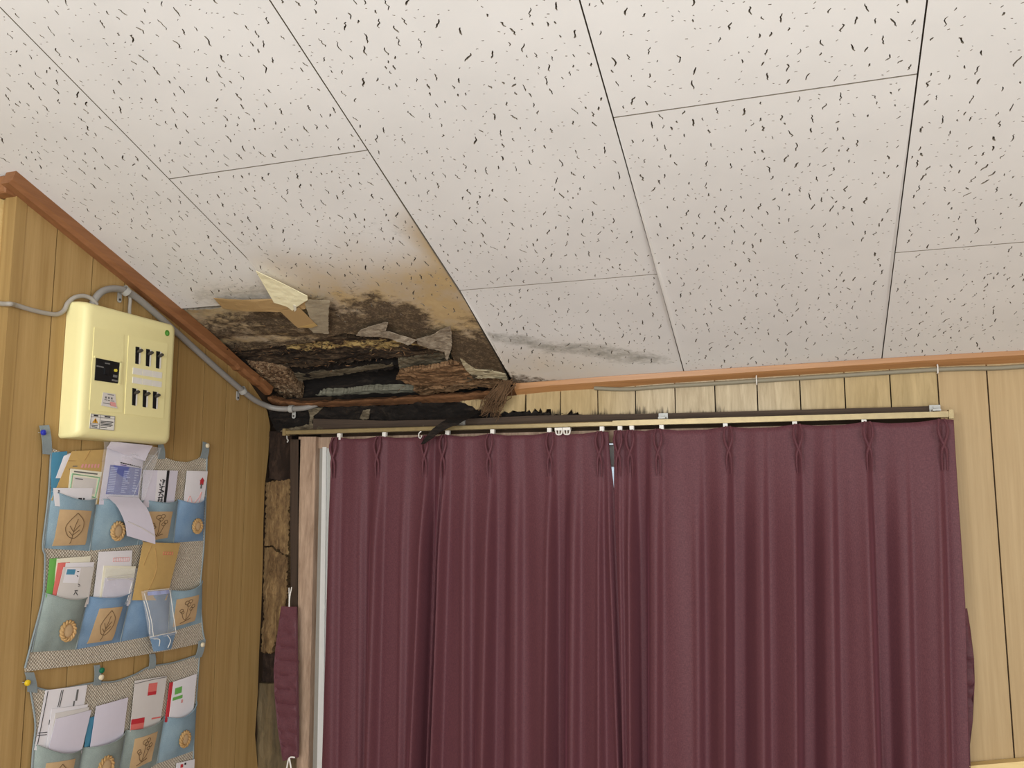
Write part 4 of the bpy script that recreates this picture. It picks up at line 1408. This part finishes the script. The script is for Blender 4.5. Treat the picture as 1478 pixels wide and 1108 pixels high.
MB().tube([c, c + Vector((0.0006, 0, 0))], 0.0038, 12).build('sticker_mark', 'green_print', bpy.data.objects['round_sticker'])


# ------------------------------------------------------------------ sheets with print on the left wall
class Sheet:
    """Paper or cloth spanned by four measured corners (TL, TR, BR, BL), bent by rel(s,t)."""
    def __init__(s, px4, h, rel=None, fr=LW):
        s.fr, s.h = fr, h
        s.q = [fr.uv(a, b, h) for a, b in px4]
        s.rel = rel or (lambda a, b: 0.0)

    def p(s, a, b, dh=0.0):
        q = s.q
        u = (q[0][0] * (1 - a) + q[1][0] * a) * (1 - b) + (q[3][0] * (1 - a) + q[2][0] * a) * b
        v = (q[0][1] * (1 - a) + q[1][1] * a) * (1 - b) + (q[3][1] * (1 - a) + q[2][1] * a) * b
        return s.fr.p(u, v, s.h + s.rel(a, b) + dh)

    def mesh(s, name, mat, par=None, th=0.0006, ns=8, nt=8, box=(0, 0, 1, 1), dh=0.0, warp=None):
        a0, b0, a1, b1 = box
        v, f = [], []
        for side in (0, 1):
            for j in range(nt + 1):
                for i in range(ns + 1):
                    a, b = a0 + (a1 - a0) * i / ns, b0 + (b1 - b0) * j / nt
                    if warp:
                        a, b = warp(a, b)
                    v.append(s.p(a, b, dh - side * th))
        n = (ns + 1) * (nt + 1)
        g = lambda i, j: j * (ns + 1) + i
        for j in range(nt):
            for i in range(ns):
                f.append((g(i, j), g(i, j + 1), g(i + 1, j + 1), g(i + 1, j)))
                f.append((n + g(i, j), n + g(i + 1, j), n + g(i + 1, j + 1), n + g(i, j + 1)))
        for i in range(ns):
            f.append((g(i, 0), g(i + 1, 0), n + g(i + 1, 0), n + g(i, 0)))
            f.append((g(i + 1, nt), g(i, nt), n + g(i, nt), n + g(i + 1, nt)))
        for j in range(nt):
            f.append((g(0, j + 1), g(0, j), n + g(0, j), n + g(0, j + 1)))
            f.append((g(ns, j), g(ns, j + 1), n + g(ns, j + 1), n + g(ns, j)))
        o = obj(name, v, f, mat, par)
        smooth_by_angle(o, 50)
        return o

    def marks(s, name, mat, boxes, par, dh=0.0005):
        """Flat print: many small ink patches of one colour, one object."""
        mb = MB()
        for a0, b0, a1, b1 in boxes:
            n, m_ = 1 + int((b1 - b0) * 14), 1 + int((a1 - a0) * 14)
            for k in range(n):
                for l_ in range(m_):
                    c0, c1 = b0 + (b1 - b0) * k / n, b0 + (b1 - b0) * (k + 1) / n
                    e0, e1 = a0 + (a1 - a0) * l_ / m_, a0 + (a1 - a0) * (l_ + 1) / m_
                    mb.add([s.p(e0, c0, dh), s.p(e0, c1, dh), s.p(e1, c1, dh), s.p(e1, c0, dh)], [(0, 1, 2, 3)])
        return mb.build(name, mat, par)

    def strokes(s, name, mat, lines, par, r=0.0009, dh=0.0006):
        mb = MB()
        for ln in lines:
            pts = spline([(a, b, 0) for a, b in ln], 5) if len(ln) > 2 else [Vector((a, b, 0)) for a, b in ln]
            mb.tube([s.p(q.x, q.y, dh) for q in pts], r, 5)
        return mb.build(name, mat, par)


sk = Sheet([(149, 566), (166.5, 568.5), (168.5, 589.5), (146, 585)], H2, lambda a, b: 0.003 * sm(0.75, 1.0, b) * a)
sko = sk.mesh('paper_sticker', 'paper_grey', fb)
rn = random.Random(4)
sk.marks('print', 'ink_grey', [(0.35, .08, .85, .13)] + [(0.18 + 0.22 * k, .28, .30 + 0.22 * k, .42) for k in range(3)] + [(0.15, .5, .35, .55), (.4, .5, .55, .56), (.62, .5, .85, .55), (.1, .75, .6, .8)], sko)
sk.marks('print', 'pink_print', [(0.55, .6, .95, .9)], sko, 0.0003)
wl = Sheet([(131, 596.5), (166, 600.5), (164.5, 621.5), (129, 618)], FH + 0.0012)
wlo = wl.mesh('warning_label', 'label_white', fb, 0.0008)
wl.strokes('border', 'ink_grey', [[(0.01, .02), (.99, .02)], [(.99, .02), (.99, .98)], [(.99, .98), (.01, .98)], [(.01, .98), (.01, .02)], [(.38, .02), (.38, .98)], [(.01, .2), (.99, .2)], [(.01, .66), (.38, .66)]], wlo, 0.0005)
wl.marks('print', 'ink_black', [(.12, .06, .30, .15), (.56, .06, .80, .15), (.42, .40, .94, .46), (.42, .50, .88, .55), (.42, .60, .92, .66), (.42, .70, .86, .75), (.42, .82, .70, .86), (.05, .74, .32, .79), (.08, .85, .30, .9)], wlo)
mb = MB().add([wl.p(.20, .26, .0006), wl.p(.08, .60, .0006), wl.p(.32, .60, .0006)], [(0, 1, 2)])
mb.build('warning_triangle', 'warning_orange', wlo)
wl.marks('exclamation', 'ink_black', [(.185, .36, .215, .50), (.185, .53, .215, .57)], wlo, 0.0009)

# ================================================================== WALL POCKETS
BH = 0.006
LEAF = [[(.5, .08), (.75, .3), (.78, .55), (.62, .75), (.5, .8), (.34, .72), (.24, .5), (.32, .3), (.5, .08)], [(.55, .25), (.5, .6), (.46, .95)], [(.5, .62), (.66, .42)], [(.5, .7), (.68, .56)], [(.5, .62), (.36, .45)], [(.48, .72), (.36, .6)]]


def ring(cx, cy, r):
    return [(cx + r * math.cos(k * math.pi / 4), cy + r * 0.8 * math.sin(k * math.pi / 4)) for k in range(9)]


PLANT = [ring(.42, .2, .09), ring(.58, .17, .08), ring(.52, .28, .08), ring(.74, .38, .08), ring(.66, .46, .07), ring(.24, .46, .07), ring(.30, .54, .06), [(.5, .3), (.49, .6), (.46, .86)], [(.7, .48), (.62, .7), (.5, .82)], [(.28, .56), (.34, .75), (.44, .84)], [(.25, .92), (.5, .86), (.72, .82)]]


def pocket(org, px4, mat, sag, bul, seed, patch=None, rosette=None, design=None):
    def rel(s, t_):
        e = max(0.0, min(1.0, 1 - t_))
        side = math.sin(max(0.0, min(1.0, s)) * math.pi) ** 0.6
        return bul * side * (0.25 + 0.75 * e) * sm(0.0, 0.2, 1.02 - t_) + 0.002 * nz(s * 2, t_ * 2, seed, 2.0) * side
    sh = Sheet(px4, BH + 0.001, rel)
    o = sh.mesh('pocket', mat, org, 0.0012, 14, 12, warp=lambda a, b: (a, b + sag * math.sin(a * math.pi) * (1 - b)))
    hem = [sh.p(a, sag * math.sin(a * math.pi), 0.0004) for a in [k / 14 for k in range(15)]]
    MB().tube(hem, 0.0014, 6).build('hem', mat, o)
    sd = [sh.p(0.0, b, 0.0008) for b in [k / 10 for k in range(11)]]
    MB().tube(sd, 0.0013, 6).build('seam', 'binding_grey', o)
    if patch:
        def inv(px, py):
            tgt = LW.uv(px, py, BH + 0.012)
            s_, t2 = 0.5, 0.5
            for _ in range(12):
                q0 = sh.p(s_, t2)
                q1, q2 = sh.p(s_ + .01, t2), sh.p(s_, t2 + .01)
                a11, a21 = (q1.y - q0.y) / .01, (q1.z - q0.z) / .01
                a12, a22 = (q2.y - q0.y) / .01, (q2.z - q0.z) / .01
                d = a11 * a22 - a12 * a21
                e1, e2_ = tgt[0] - q0.y, tgt[1] - q0.z
                s_ += (e1 * a22 - e2_ * a12) / d
                t2 += (a11 * e2_ - a21 * e1) / d
            return s_, t2
        c4 = [inv(*q) for q in patch]
        ps_ = Sheet([(0, 0)] * 4, 0)
        ps_.p = lambda a, b, dh=0.0: sh.p((c4[0][0] * (1 - a) + c4[1][0] * a) * (1 - b) + (c4[3][0] * (1 - a) + c4[2][0] * a) * b,
                                          (c4[0][1] * (1 - a) + c4[1][1] * a) * (1 - b) + (c4[3][1] * (1 - a) + c4[2][1] * a) * b, dh + 0.0015)
        ps_.mesh('linen_patch', 'linen_patch', o, 0.001, 8, 8)
        ps_.strokes('leaf_drawing' if design is LEAF else 'plant_drawing', 'stitch_brown', design, o, 0.00075)
    if rosette:
        px, py, rr = rosette
        c = LW.at(px, py, BH + 0.016)
        mb = MB()
        n = 56
        for k in range(2):
            pts = []
            for i in range(n + 1):
                a = i / n * 2 * math.pi
                tw = a * 7 + k * math.pi
                r_ = rr * 0.8 + 0.0024 * math.cos(tw)
                pts.append(c + Vector((0.0026 * math.sin(tw) + 0.003, r_ * math.cos(a), r_ * 1.08 * math.sin(a))))
            mb.tube(pts, 0.0030, 6)
        mb.build('cord_ring', 'cord_jute', o, True)
        v, f = lofted(Frame(c, (0, 1, 0), (0, 0, 1)), [([(q * rr * math.cos(k * math.pi / 8), q * rr * 1.08 * math.sin(k * math.pi / 8)) for k in range(16)], h_) for q, h_ in ((0.72, 0.0), (0.66, 0.004), (0.4, 0.0058), (0.15, 0.0062))])
        obj('shell_button', v, f, 'linen_patch', o, True)


def strap(org, px4, h=0.008):
    s_ = Sheet(px4, h, lambda a, b: 0.003 * math.sin(b * 3.1))
    return s_.mesh('strap', 'binding_grey', org, 0.0012, 3, 6)


w1 = thing('wall_pocket', LW.at(165, 960, 0.0), 'upper blue-grey fabric wall pocket with two rows, hung below the fuse box', 'wall pocket', 'fabric wall pockets')
ol = pxpoly(LW, [(74, 646), (88, 652), (110, 655), (150, 652), (200, 653), (232, 658), (252, 665), (270, 667), (286, 662), (299, 652), (297, 720), (294, 790), (289, 850), (292, 905), (296, 925), (290, 928), (240, 939), (140, 956), (37, 969), (36, 963), (46, 925), (62, 862), (65, 805), (62, 785), (70, 715)], BH)
wave = lambda u, v: 0.0018 * nz(u, v, 6, 14) + 0.0012
plate('backing', LW, ol, BH - 0.001, 0.0022, 'woven_check', w1, step=0.016, relief=wave, smooth=True)
edg = [LW.at(a, b, BH + 0.001) for a, b in ((74, 646), (70, 715), (62, 785), (65, 805), (62, 862), (46, 925), (36, 964))]
MB().tube(spline(edg, 5), 0.0022, 6).build('binding', 'binding_grey', w1)
edg = [LW.at(a, b, BH + 0.001) for a, b in ((299, 652), (297, 720), (294, 790), (289, 850), (292, 905), (296, 925))]
MB().tube(spline(edg, 5), 0.0022, 6).build('binding', 'binding_grey', w1)
pocket(w1, [(73, 708), (139, 719), (129, 795), (63, 791)], 'denim_blue', 0.10, 0.022, 1, [(86, 735), (131, 737), (126, 786), (80, 788)], None, LEAF)
pocket(w1, [(139, 719), (208, 722), (198, 786), (129, 795)], 'denim_blue', 0.05, 0.022, 2, None, (169, 766, 0.022))
pocket(w1, [(208, 722), (256, 722), (250, 783), (198, 786)], 'denim_blue', 0.06, 0.020, 3, [(214, 738), (248, 738), (244, 776), (210, 782)], None, PLANT)
pocket(w1, [(256, 721), (296, 718), (293, 780), (250, 783)], 'denim_deep', 0.12, 0.020, 4, None, (284, 759, 0.019))
pocket(w1, [(64, 856), (126, 861), (109, 937), (45, 941)], 'denim_grey', 0.09, 0.022, 5, None, (97, 910, 0.022))
pocket(w1, [(126, 861), (189, 854), (173, 926), (109, 937)], 'denim_deep', 0.07, 0.022, 6, [(142, 878), (175, 875), (165, 924), (129, 929)], None, LEAF)
pocket(w1, [(189, 854), (246, 852), (242, 913), (173, 926)], 'denim_deep', 0.05, 0.020, 7)
pocket(w1, [(246, 852), (292, 838), (291, 898), (242, 913)], 'denim_blue', 0.10, 0.018, 8, [(256, 865), (287, 858), (284, 896), (253, 905)], None, PLANT)
strap(w1, [(57, 614), (71, 613), (75, 656), (62, 655)])
strap(w1, [(293, 637), (302, 640), (299, 662), (289, 661)])
strap(w1, [(228, 640), (236, 641), (238, 662), (228, 662)])

w2 = thing('wall_pocket', LW.at(160, 1340, 0.0), 'lower grey-green fabric wall pocket at the bottom left corner of the picture', 'wall pocket', 'fabric wall pockets')
ol = pxpoly(LW, [(42, 988), (70, 996), (100, 992), (136, 985), (166, 983), (195, 973), (216, 962), (250, 956), (288, 944), (284, 1000), (280, 1060), (279, 1108), (276, 1330), (40, 1360), (46, 1108), (51, 1045)], BH)
plate('backing', LW, ol, BH - 0.001, 0.0022, 'woven_check', w2, step=0.016, relief=wave, smooth=True)
for ln in (((42, 988), (51, 1045), (46, 1108), (42, 1300)), ((288, 944), (284, 1000), (280, 1060), (279, 1108), (277, 1300)), ((42, 988), (70, 996), (100, 992), (136, 985), (166, 983), (195, 973), (216, 962), (250, 956), (288, 944))):
    MB().tube(spline([LW.at(a, b, BH + 0.001) for a, b in ln], 5), 0.0020, 6).build('binding', 'binding_grey', w2)
pocket(w2, [(49, 1074), (119, 1079), (104, 1175), (42, 1180)], 'denim_grey', 0.10, 0.022, 11, [(66, 1101), (106, 1094), (100, 1150), (60, 1156)], None, LEAF)
pocket(w2, [(119, 1079), (181, 1054), (168, 1140), (104, 1175)], 'denim_grey', 0.06, 0.022, 12, None, (152, 1106, 0.024))
pocket(w2, [(181, 1054), (236, 1034), (226, 1102), (168, 1140)], 'denim_grey', 0.06, 0.020, 13, [(194, 1066), (226, 1055), (220, 1098), (188, 1112)], None, PLANT)
pocket(w2, [(236, 1034), (284, 1012), (280, 1083), (226, 1102)], 'denim_blue', 0.16, 0.020, 14, None, (266, 1066, 0.020))
strap(w2, [(36, 970), (49, 970), (54, 1000), (40, 998)])
strap(w2, [(136, 960), (144, 959), (146, 988), (135, 989)])
strap(w2, [(216, 944), (224, 943), (224, 964), (214, 966)])
strap(w2, [(287, 925), (297, 922), (291, 948), (281, 950)])


def pin(px, py, mat, label):
    r = thing('push_pin', LW.at(px, py, 0.0), label, 'push pin')
    c = LW.at(px, py, 0.011)
    MB().tube([c, c + Vector((0.002, 0, 0)), c + Vector((0.006, 0, 0)), c + Vector((0.0075, 0, 0))], [0.0035, 0.0065, 0.0062, 0.004], 12).build('head', mat, r, True)
    MB().tube([c - Vector((0.012, 0, 0)), c], 0.0007, 6).build('needle', 'steel_grey', r)


pin(61, 624, 'pin_blue', 'blue push pin holding the upper wall pocket at its left strap')
pin(298, 643, 'pin_cream', 'cream push pin at the right strap of the upper wall pocket')
pin(38, 985, 'pin_yellow', 'yellow push pin at the left strap of the lower wall pocket')
pin(145.5, 967, 'pin_green', 'green push pin on the middle strap of the lower wall pocket')
pin(144.5, 977, 'pin_cream', 'cream push pin just below the green push pin')
pin(291, 930, 'pin_cream', 'cream push pin at the right strap of the lower wall pocket')


# ------------------------------------------------------------------ letters and papers in the pockets
def paper(name, label, cat, px4, h, mat, rel=None, th=0.0008, group='papers in the wall pockets'):
    s_ = Sheet(px4, h, rel or (lambda a, b: 0.0015 * math.sin(a * 3.0 + b)))
    o = s_.mesh(name, mat, None, th, 10, 10)
    tag(o, label, cat, group)
    return s_, o


paper('blue_folder', 'blue folder behind the kraft envelope, top left pocket', 'folder', [(73, 653), (97, 651), (92, 718), (74, 718)], 0.0085, 'folder_blue')
s_, o = paper('kraft_envelope', 'kraft envelope with rounded flap in the top left pocket', 'envelope', [(104, 651), (157, 648), (146, 728), (74, 722)], 0.0115, 'paper_kraft', lambda a, b: 0.003 * math.sin(a * 3) * (1 - b))
s_.marks('print', 'pink_print', [(.35 + .08 * k, .27, .40 + .08 * k, .34) for k in range(6)], o)
s_.marks('print', 'ink_grey', [(.15, .30, .26, .32), (.10, .36, .2, .38)], o)
s_.strokes('crease', 'paper_kraft_dark', [[(.0, .2), (1, .22)], [(.45, 0), (.38, .2)]], o, 0.0008)
paper('white_envelope', 'white rounded envelope corner peeking behind the kraft envelope', 'envelope', [(92, 658), (110, 650), (100, 690), (80, 690)], 0.0095, 'paper_white')
s_, o = paper('shipping_form', 'pale green edged form over the kraft envelope', 'form', [(102, 676), (147, 681), (140, 728), (96, 722)], 0.0138, 'paper_cream')
s_.strokes('border', 'label_green_edge', [[(.06, .16), (.94, .18)], [(.94, .18), (.9, .8)], [(.9, .8), (.05, .72)], [(.05, .72), (.06, .16)]], o, 0.0014)
s_.marks('panel', 'paper_grey', [(.12, .24, .86, .70)], o, 0.0006)
s_.marks('print', 'ink_grey', [(.1, .06, .85, .10), (.16, .28, .4, .31), (.12, .62, .36, .66)], o, 0.0009)
s_, o = paper('white_card', 'white card with small print at the front of the top left pocket', 'card', [(77, 704), (134, 704), (131, 734), (79, 730)], 0.0165, 'paper_white')
s_.marks('print', 'ink_black', [(.1, .12, .14, .2), (.1, .22, .13, .26), (.2, .45, .25, .5), (.33, .5, .35, .6), (.62, .5, .72, .58), (.75, .5, .8, .58)], o)
s_, o = paper('schedule_sheet', 'white sheet printed with a dense blue timetable in the second pocket', 'sheet', [(155, 645), (208, 654), (199, 728), (143, 728)], 0.0165, 'paper_lilac', lambda a, b: 0.006 * math.sin(a * 3.1) * (1 - b))
s_.marks('timetable', 'blue_print', [(.12, .30, .96, .82)], o, 0.0006)
rn = random.Random(9)
s_.marks('timetable_rows', 'blue_pale', [(.14, .34 + .03 * k, .30, .355 + .03 * k) for k in range(15)] + [(.48, .38 + .035 * k, .48 + rn.uniform(.08, .2), .40 + .035 * k) for k in range(12)] + [(.78, .33 + .05 * k, .78 + rn.uniform(.05, .15), .355 + .05 * k) for k in range(9)], o, 0.0010)
s_.marks('heading', 'ink_black', [(.35 + .06 * k, .235 + .004 * k, .40 + .06 * k, .255 + .004 * k) for k in range(10)], o, 0.0006)
s_.marks('heading', 'purple_print', [(.36, .275, .52, .29)], o, 0.0006)
s_, o = paper('plastic_bag', 'crumpled clear plastic bag around the timetable sheet', 'bag', [(150, 637), (233, 646), (206, 726), (143, 722)], 0.021, 'clear_film', lambda a, b: 0.006 * nz(a, b, 3, 4), 0.0004)
s_.strokes('fold', 'clear_film', [[(.05, .08), (.5, .16), (.75, .25)], [(.95, .06), (.8, .5), (.72, .95)]], o, 0.0012)
s_, o = paper('bag_flap', 'white folded flap of the plastic bag just under the fuse box', 'flap', [(160, 637), (222, 643), (210, 665), (152, 646)], 0.026, 'paper_lilac', lambda a, b: 0.004 * math.sin(a * 4 + b * 2))
s_, o = paper('drooping_slip', 'blank white slip drooping out of the second pocket', 'slip', [(162, 716), (207, 718), (222, 785), (181, 773)], 0.040, 'paper_lilac', lambda a, b: 0.012 * math.sin(b * 2.6) - 0.012 * sm(0.25, 0.0, b) - 0.004 * abs(b - 0.68))
s_.strokes('crease', 'paper_grey', [[(.1, .62), (.5, .70), (1.0, .83)]], o, 0.0012)
s_, o = paper('ticket_envelope', 'white envelope with black brush lettering in the third pocket', 'envelope', [(207, 678), (257, 679), (251, 732), (203, 732)], 0.014, 'paper_lilac')
s_.marks('band', 'paper_white', [(.38, 0, .66, 1)], o, 0.0006)
s_.marks('black_stripe', 'ink_black', [(.65, .0, .73, .98)], o, 0.0009)
s_.strokes('brush_lettering', 'ink_black', [[(.48, .26), (.50, .30)], [(.54, .25), (.62, .28)], [(.55, .32), (.62, .31)], [(.47, .36), (.49, .42)], [(.58, .25), (.56, .40)], [(.48, .46), (.62, .44)], [(.55, .42), (.53, .56)], [(.48, .52), (.60, .56)], [(.46, .60), (.62, .58)], [(.53, .58), (.48, .70)], [(.56, .64), (.62, .70)], [(.46, .74), (.60, .72)], [(.50, .72), (.47, .86)], [(.58, .74), (.58, .86)], [(.46, .80), (.60, .80)], [(.46, .88), (.62, .86)], [(.54, .84), (.50, .97)], [(.48, .92), (.60, .95)]], o, 0.0013, 0.0012)
s_, o = paper('gift_envelope', 'white gift envelope with a red folded ornament in the fourth pocket', 'envelope', [(270, 679), (300, 680), (294, 730), (264, 730)], 0.013, 'paper_white')
s_.marks('ornament', 'red_print', [(.66, .28, .84, .40)], o, 0.0008)
mb = MB().add([s_.p(.75, .18, .001), s_.p(.62, .29, .001), s_.p(.88, .29, .001)], [(0, 1, 2)])
mb.build('ornament_tip', 'red_print', o)
s_.marks('ornament_fold', 'ink_grey', [(.70, .36, .78, .50)], o, 0.0011)
s_.strokes('cord_print', 'pink_print', [[(.15, .9), (.25, .72), (.38, .9)], [(.5, .92), (.68, .78), (.8, .6), (.74, .9)]], o, 0.0009)

s_, o = paper('green_leaflet', 'green edged leaflet at the left of the middle row', 'leaflet', [(72, 806), (86, 805), (82, 866), (66, 862)], 0.010, 'green_print')
paper('cream_sheet', 'cream sheet behind the pink paper in the middle row', 'sheet', [(82, 806), (131, 802), (122, 872), (76, 868)], 0.0115, 'paper_cream')
paper('pink_paper', 'pink paper strip beside the green leaflet', 'paper', [(84, 812), (101, 811), (92, 870), (74, 866)], 0.013, 'red_light')
paper('white_letter', 'blank white letter behind the stamped letter', 'letter', [(95, 812), (136, 811), (128, 872), (86, 868)], 0.0145, 'paper_white')
s_, o = paper('stamped_letter', 'white letter with a blue postage mark in the middle left pocket', 'letter', [(92, 818), (136, 818), (125, 876), (78, 872)], 0.0165, 'paper_grey')
s_.marks('stamp', 'folder_blue', [(.12, .06, .38, .20)], o)
s_.marks('stamp_box', 'paper_white', [(.08, .03, .55, .42)], o, 0.0003)
s_.strokes('handwriting', 'ink_black', [[(.56, .44), (.62, .46)], [(.58, .50), (.64, .48)], [(.50, .62), (.56, .60), (.60, .62)], [(.55, .60), (.50, .72)], [(.56, .66), (.62, .72)], [(.47, .9), (.47, .96)], [(.55, .9), (.55, .96)], [(.44, .12), (.5, .12)], [(.46, .22), (.5, .25)]], o, 0.0008)
s_, o = paper('white_envelope', 'white envelope with pink postcode boxes in the middle row', 'envelope', [(143, 796), (191, 794), (186, 872), (133, 872)], 0.012, 'paper_white')
s_.strokes('postcode_boxes', 'pink_print', [[(.42 + .07 * k, .13), (.42 + .07 * k, .20)] for k in range(8)] + [[(.42, .13), (.91, .13)], [(.42, .20), (.91, .20)]], o, 0.0006)
paper('cream_envelope', 'cream envelope edge behind the plastic sleeve', 'envelope', [(150, 816), (196, 817), (188, 872), (142, 872)], 0.0145, 'paper_cream')
paper('folded_note', 'lilac folded note inside the shiny plastic sleeve', 'note', [(152, 834), (193, 834), (186, 874), (145, 872)], 0.0170, 'paper_lilac')
s_, o = paper('plastic_sleeve', 'shiny clear plastic sleeve in the middle row', 'sleeve', [(153, 819), (200, 820), (188, 872), (144, 872)], 0.020, 'clear_film', lambda a, b: 0.003 * nz(a, b, 3, 4), 0.0005)
s_.strokes('fold_glint', 'label_white', [[(.05, .28), (.4, .22), (.9, .18)], [(.1, .34), (.6, .28), (.92, .36)], [(.9, .4), (.86, .9)]], o, 0.0009)  # white strokes paint the shine along the clear sleeve's folds
s_, o = paper('kraft_envelope', 'tall kraft envelope standing slanted in the middle row', 'envelope', [(206, 782), (261, 784), (241, 866), (190, 866)], 0.021, 'paper_kraft', lambda a, b: 0.005 * math.sin(a * 3.1 + 0.4))
s_.strokes('postcode_boxes', 'red_light', [[(.55 + .07 * k, .16), (.545 + .07 * k, .21)] for k in range(5)] + [[(.55, .16), (.83, .16)], [(.545, .21), (.825, .21)]], o, 0.0006)
s_.strokes('crease', 'paper_kraft_dark', [[(.3, .1), (.45, .5), (.3, .95)], [(.2, .05), (.1, .4)]], o, 0.0009)
s_, o = paper('plastic_packet', 'clear plastic packet with a blue end hanging over the middle row', 'packet', [(204, 853), (247, 849), (255, 915), (216, 922)], 0.036, 'clear_film', lambda a, b: 0.006 * math.sin(a * 3.1) + 0.003 * nz(a, b, 5, 4), 0.0005)
sb = Sheet([(216, 918), (254, 911), (247, 936), (222, 940)], 0.036, lambda a, b: 0.005 * math.sin(a * 3.1))
sb.mesh('blue_end', 'denim_deep', o, 0.0008)
sb.strokes('glint', 'label_white', [[(.1, .2), (.3, .3), (.25, .7)], [(.6, .1), (.8, .5), (.7, .9)], [(.0, .05), (.5, .0), (1, .02)]], o, 0.001)
s_.strokes('glint', 'label_white', [[(.06, .05), (.12, .5), (.10, .95)], [(.93, .03), (.96, .6), (.98, .98)], [(.08, .0), (.9, .0)], [(.02, .2), (.06, .6), (.02, .9)]], o, 0.0009)
s_.marks('fold_band', 'blue_pale', [(.15, .02, .9, .10)], o, 0.0003)

s_, o = paper('printed_sheet', 'white sheet with ruled black lines at the left of the lower pocket', 'sheet', [(66, 996), (126, 988), (111, 1088), (49, 1082)], 0.0095, 'paper_white')
s_.strokes('ruled_lines', 'ink_black', [[(.05, .02), (.04, .9)], [(.36, .03), (.34, .3)], [(.40, .03), (.38, .3)], [(.0, .72), (.2, .70)], [(.0, .76), (.2, .74)]], o, 0.0008)
s_.marks('ruled_bar', 'ink_grey', [(.74, .05, .79, .22), (.70, .22, .74, .34)], o)
s_.marks('print', 'ink_black', [(.20, .50, .23, .58), (.30, .58, .33, .66)], o)
s_, o = paper('logo_envelope', 'white envelope with a small purple logo in the lower pocket', 'envelope', [(75, 1023), (127, 1016), (117, 1088), (64, 1092)], 0.0125, 'paper_white')
mb = MB().add([s_.p(.36, .10, .001), s_.p(.24, .22, .001), s_.p(.44, .22, .001)], [(0, 1, 2)])
mb.build('logo', 'purple_print', o)
s_.marks('print', 'pink_print', [(.26, .30, .42, .36)], o)
paper('inner_letter', 'white letter between the logo envelope and the blank envelope', 'letter', [(80, 1029), (129, 1020), (118, 1088), (68, 1092)], 0.0145, 'paper_grey')
paper('blank_envelope', 'blank lilac envelope at the front of the lower left pocket', 'envelope', [(81, 1037), (132, 1024), (118, 1086), (66, 1094)], 0.0170, 'paper_lilac')
s_, o = paper('blue_card', 'narrow light blue card between the two blank envelopes', 'card', [(127, 1036), (140, 1032), (134, 1076), (121, 1078)], 0.0105, 'folder_blue')
paper('blank_envelope', 'plain lilac envelope in the second pocket of the lower row', 'envelope', [(139, 1019), (185, 1006), (177, 1074), (129, 1082)], 0.0145, 'paper_lilac')
s_, o = paper('red_print_envelope', 'pale envelope with red blocks in the third pocket of the lower row', 'envelope', [(195, 982), (241, 975), (231, 1048), (187, 1056)], 0.014, 'paper_grey')
s_.marks('red_block', 'red_light', [(.42, .10, .70, .28)], o)
s_.marks('red_bar', 'red_print', [(.42, .27, .70, .34), (.0, .76, .42, .86)], o, 0.0006)
s_.marks('red_block', 'red_light', [(.0, .86, .42, .98)], o)
s_.strokes('flap_line', 'ink_grey', [[(.0, .06), (.5, .03), (1, .02)]], o, 0.0008)
s_.marks('print', 'red_light', [(.66, .80, .98, .83)], o)
s_, o = paper('booklet', 'white booklet with green print in the fourth pocket of the lower row', 'booklet', [(250, 984), (284, 972), (279, 1032), (243, 1042)], 0.014, 'paper_white', None, 0.003)
s_.marks('print', 'green_print', [(.1, .18, .38, .34), (.05, .40, .44, .48)], o)
s_.marks('print', 'pink_print', [(.40, .52, .48, .6)], o)
Sheet([(246, 985), (250, 984), (243, 1042), (239, 1042)], 0.014).mesh('red_spine', 'red_print', o, 0.003, 2, 4)
s_, o = paper('white_card', 'white card with a red mark at the bottom edge below the lower pocket', 'card', [(255, 1101), (281, 1095), (279, 1150), (250, 1150)], 0.012, 'paper_white')
s_.marks('print', 'red_print', [(.2, .06, .34, .16)], o)
s_.marks('print', 'ink_black', [(.4, .04, .5, .1)], o)
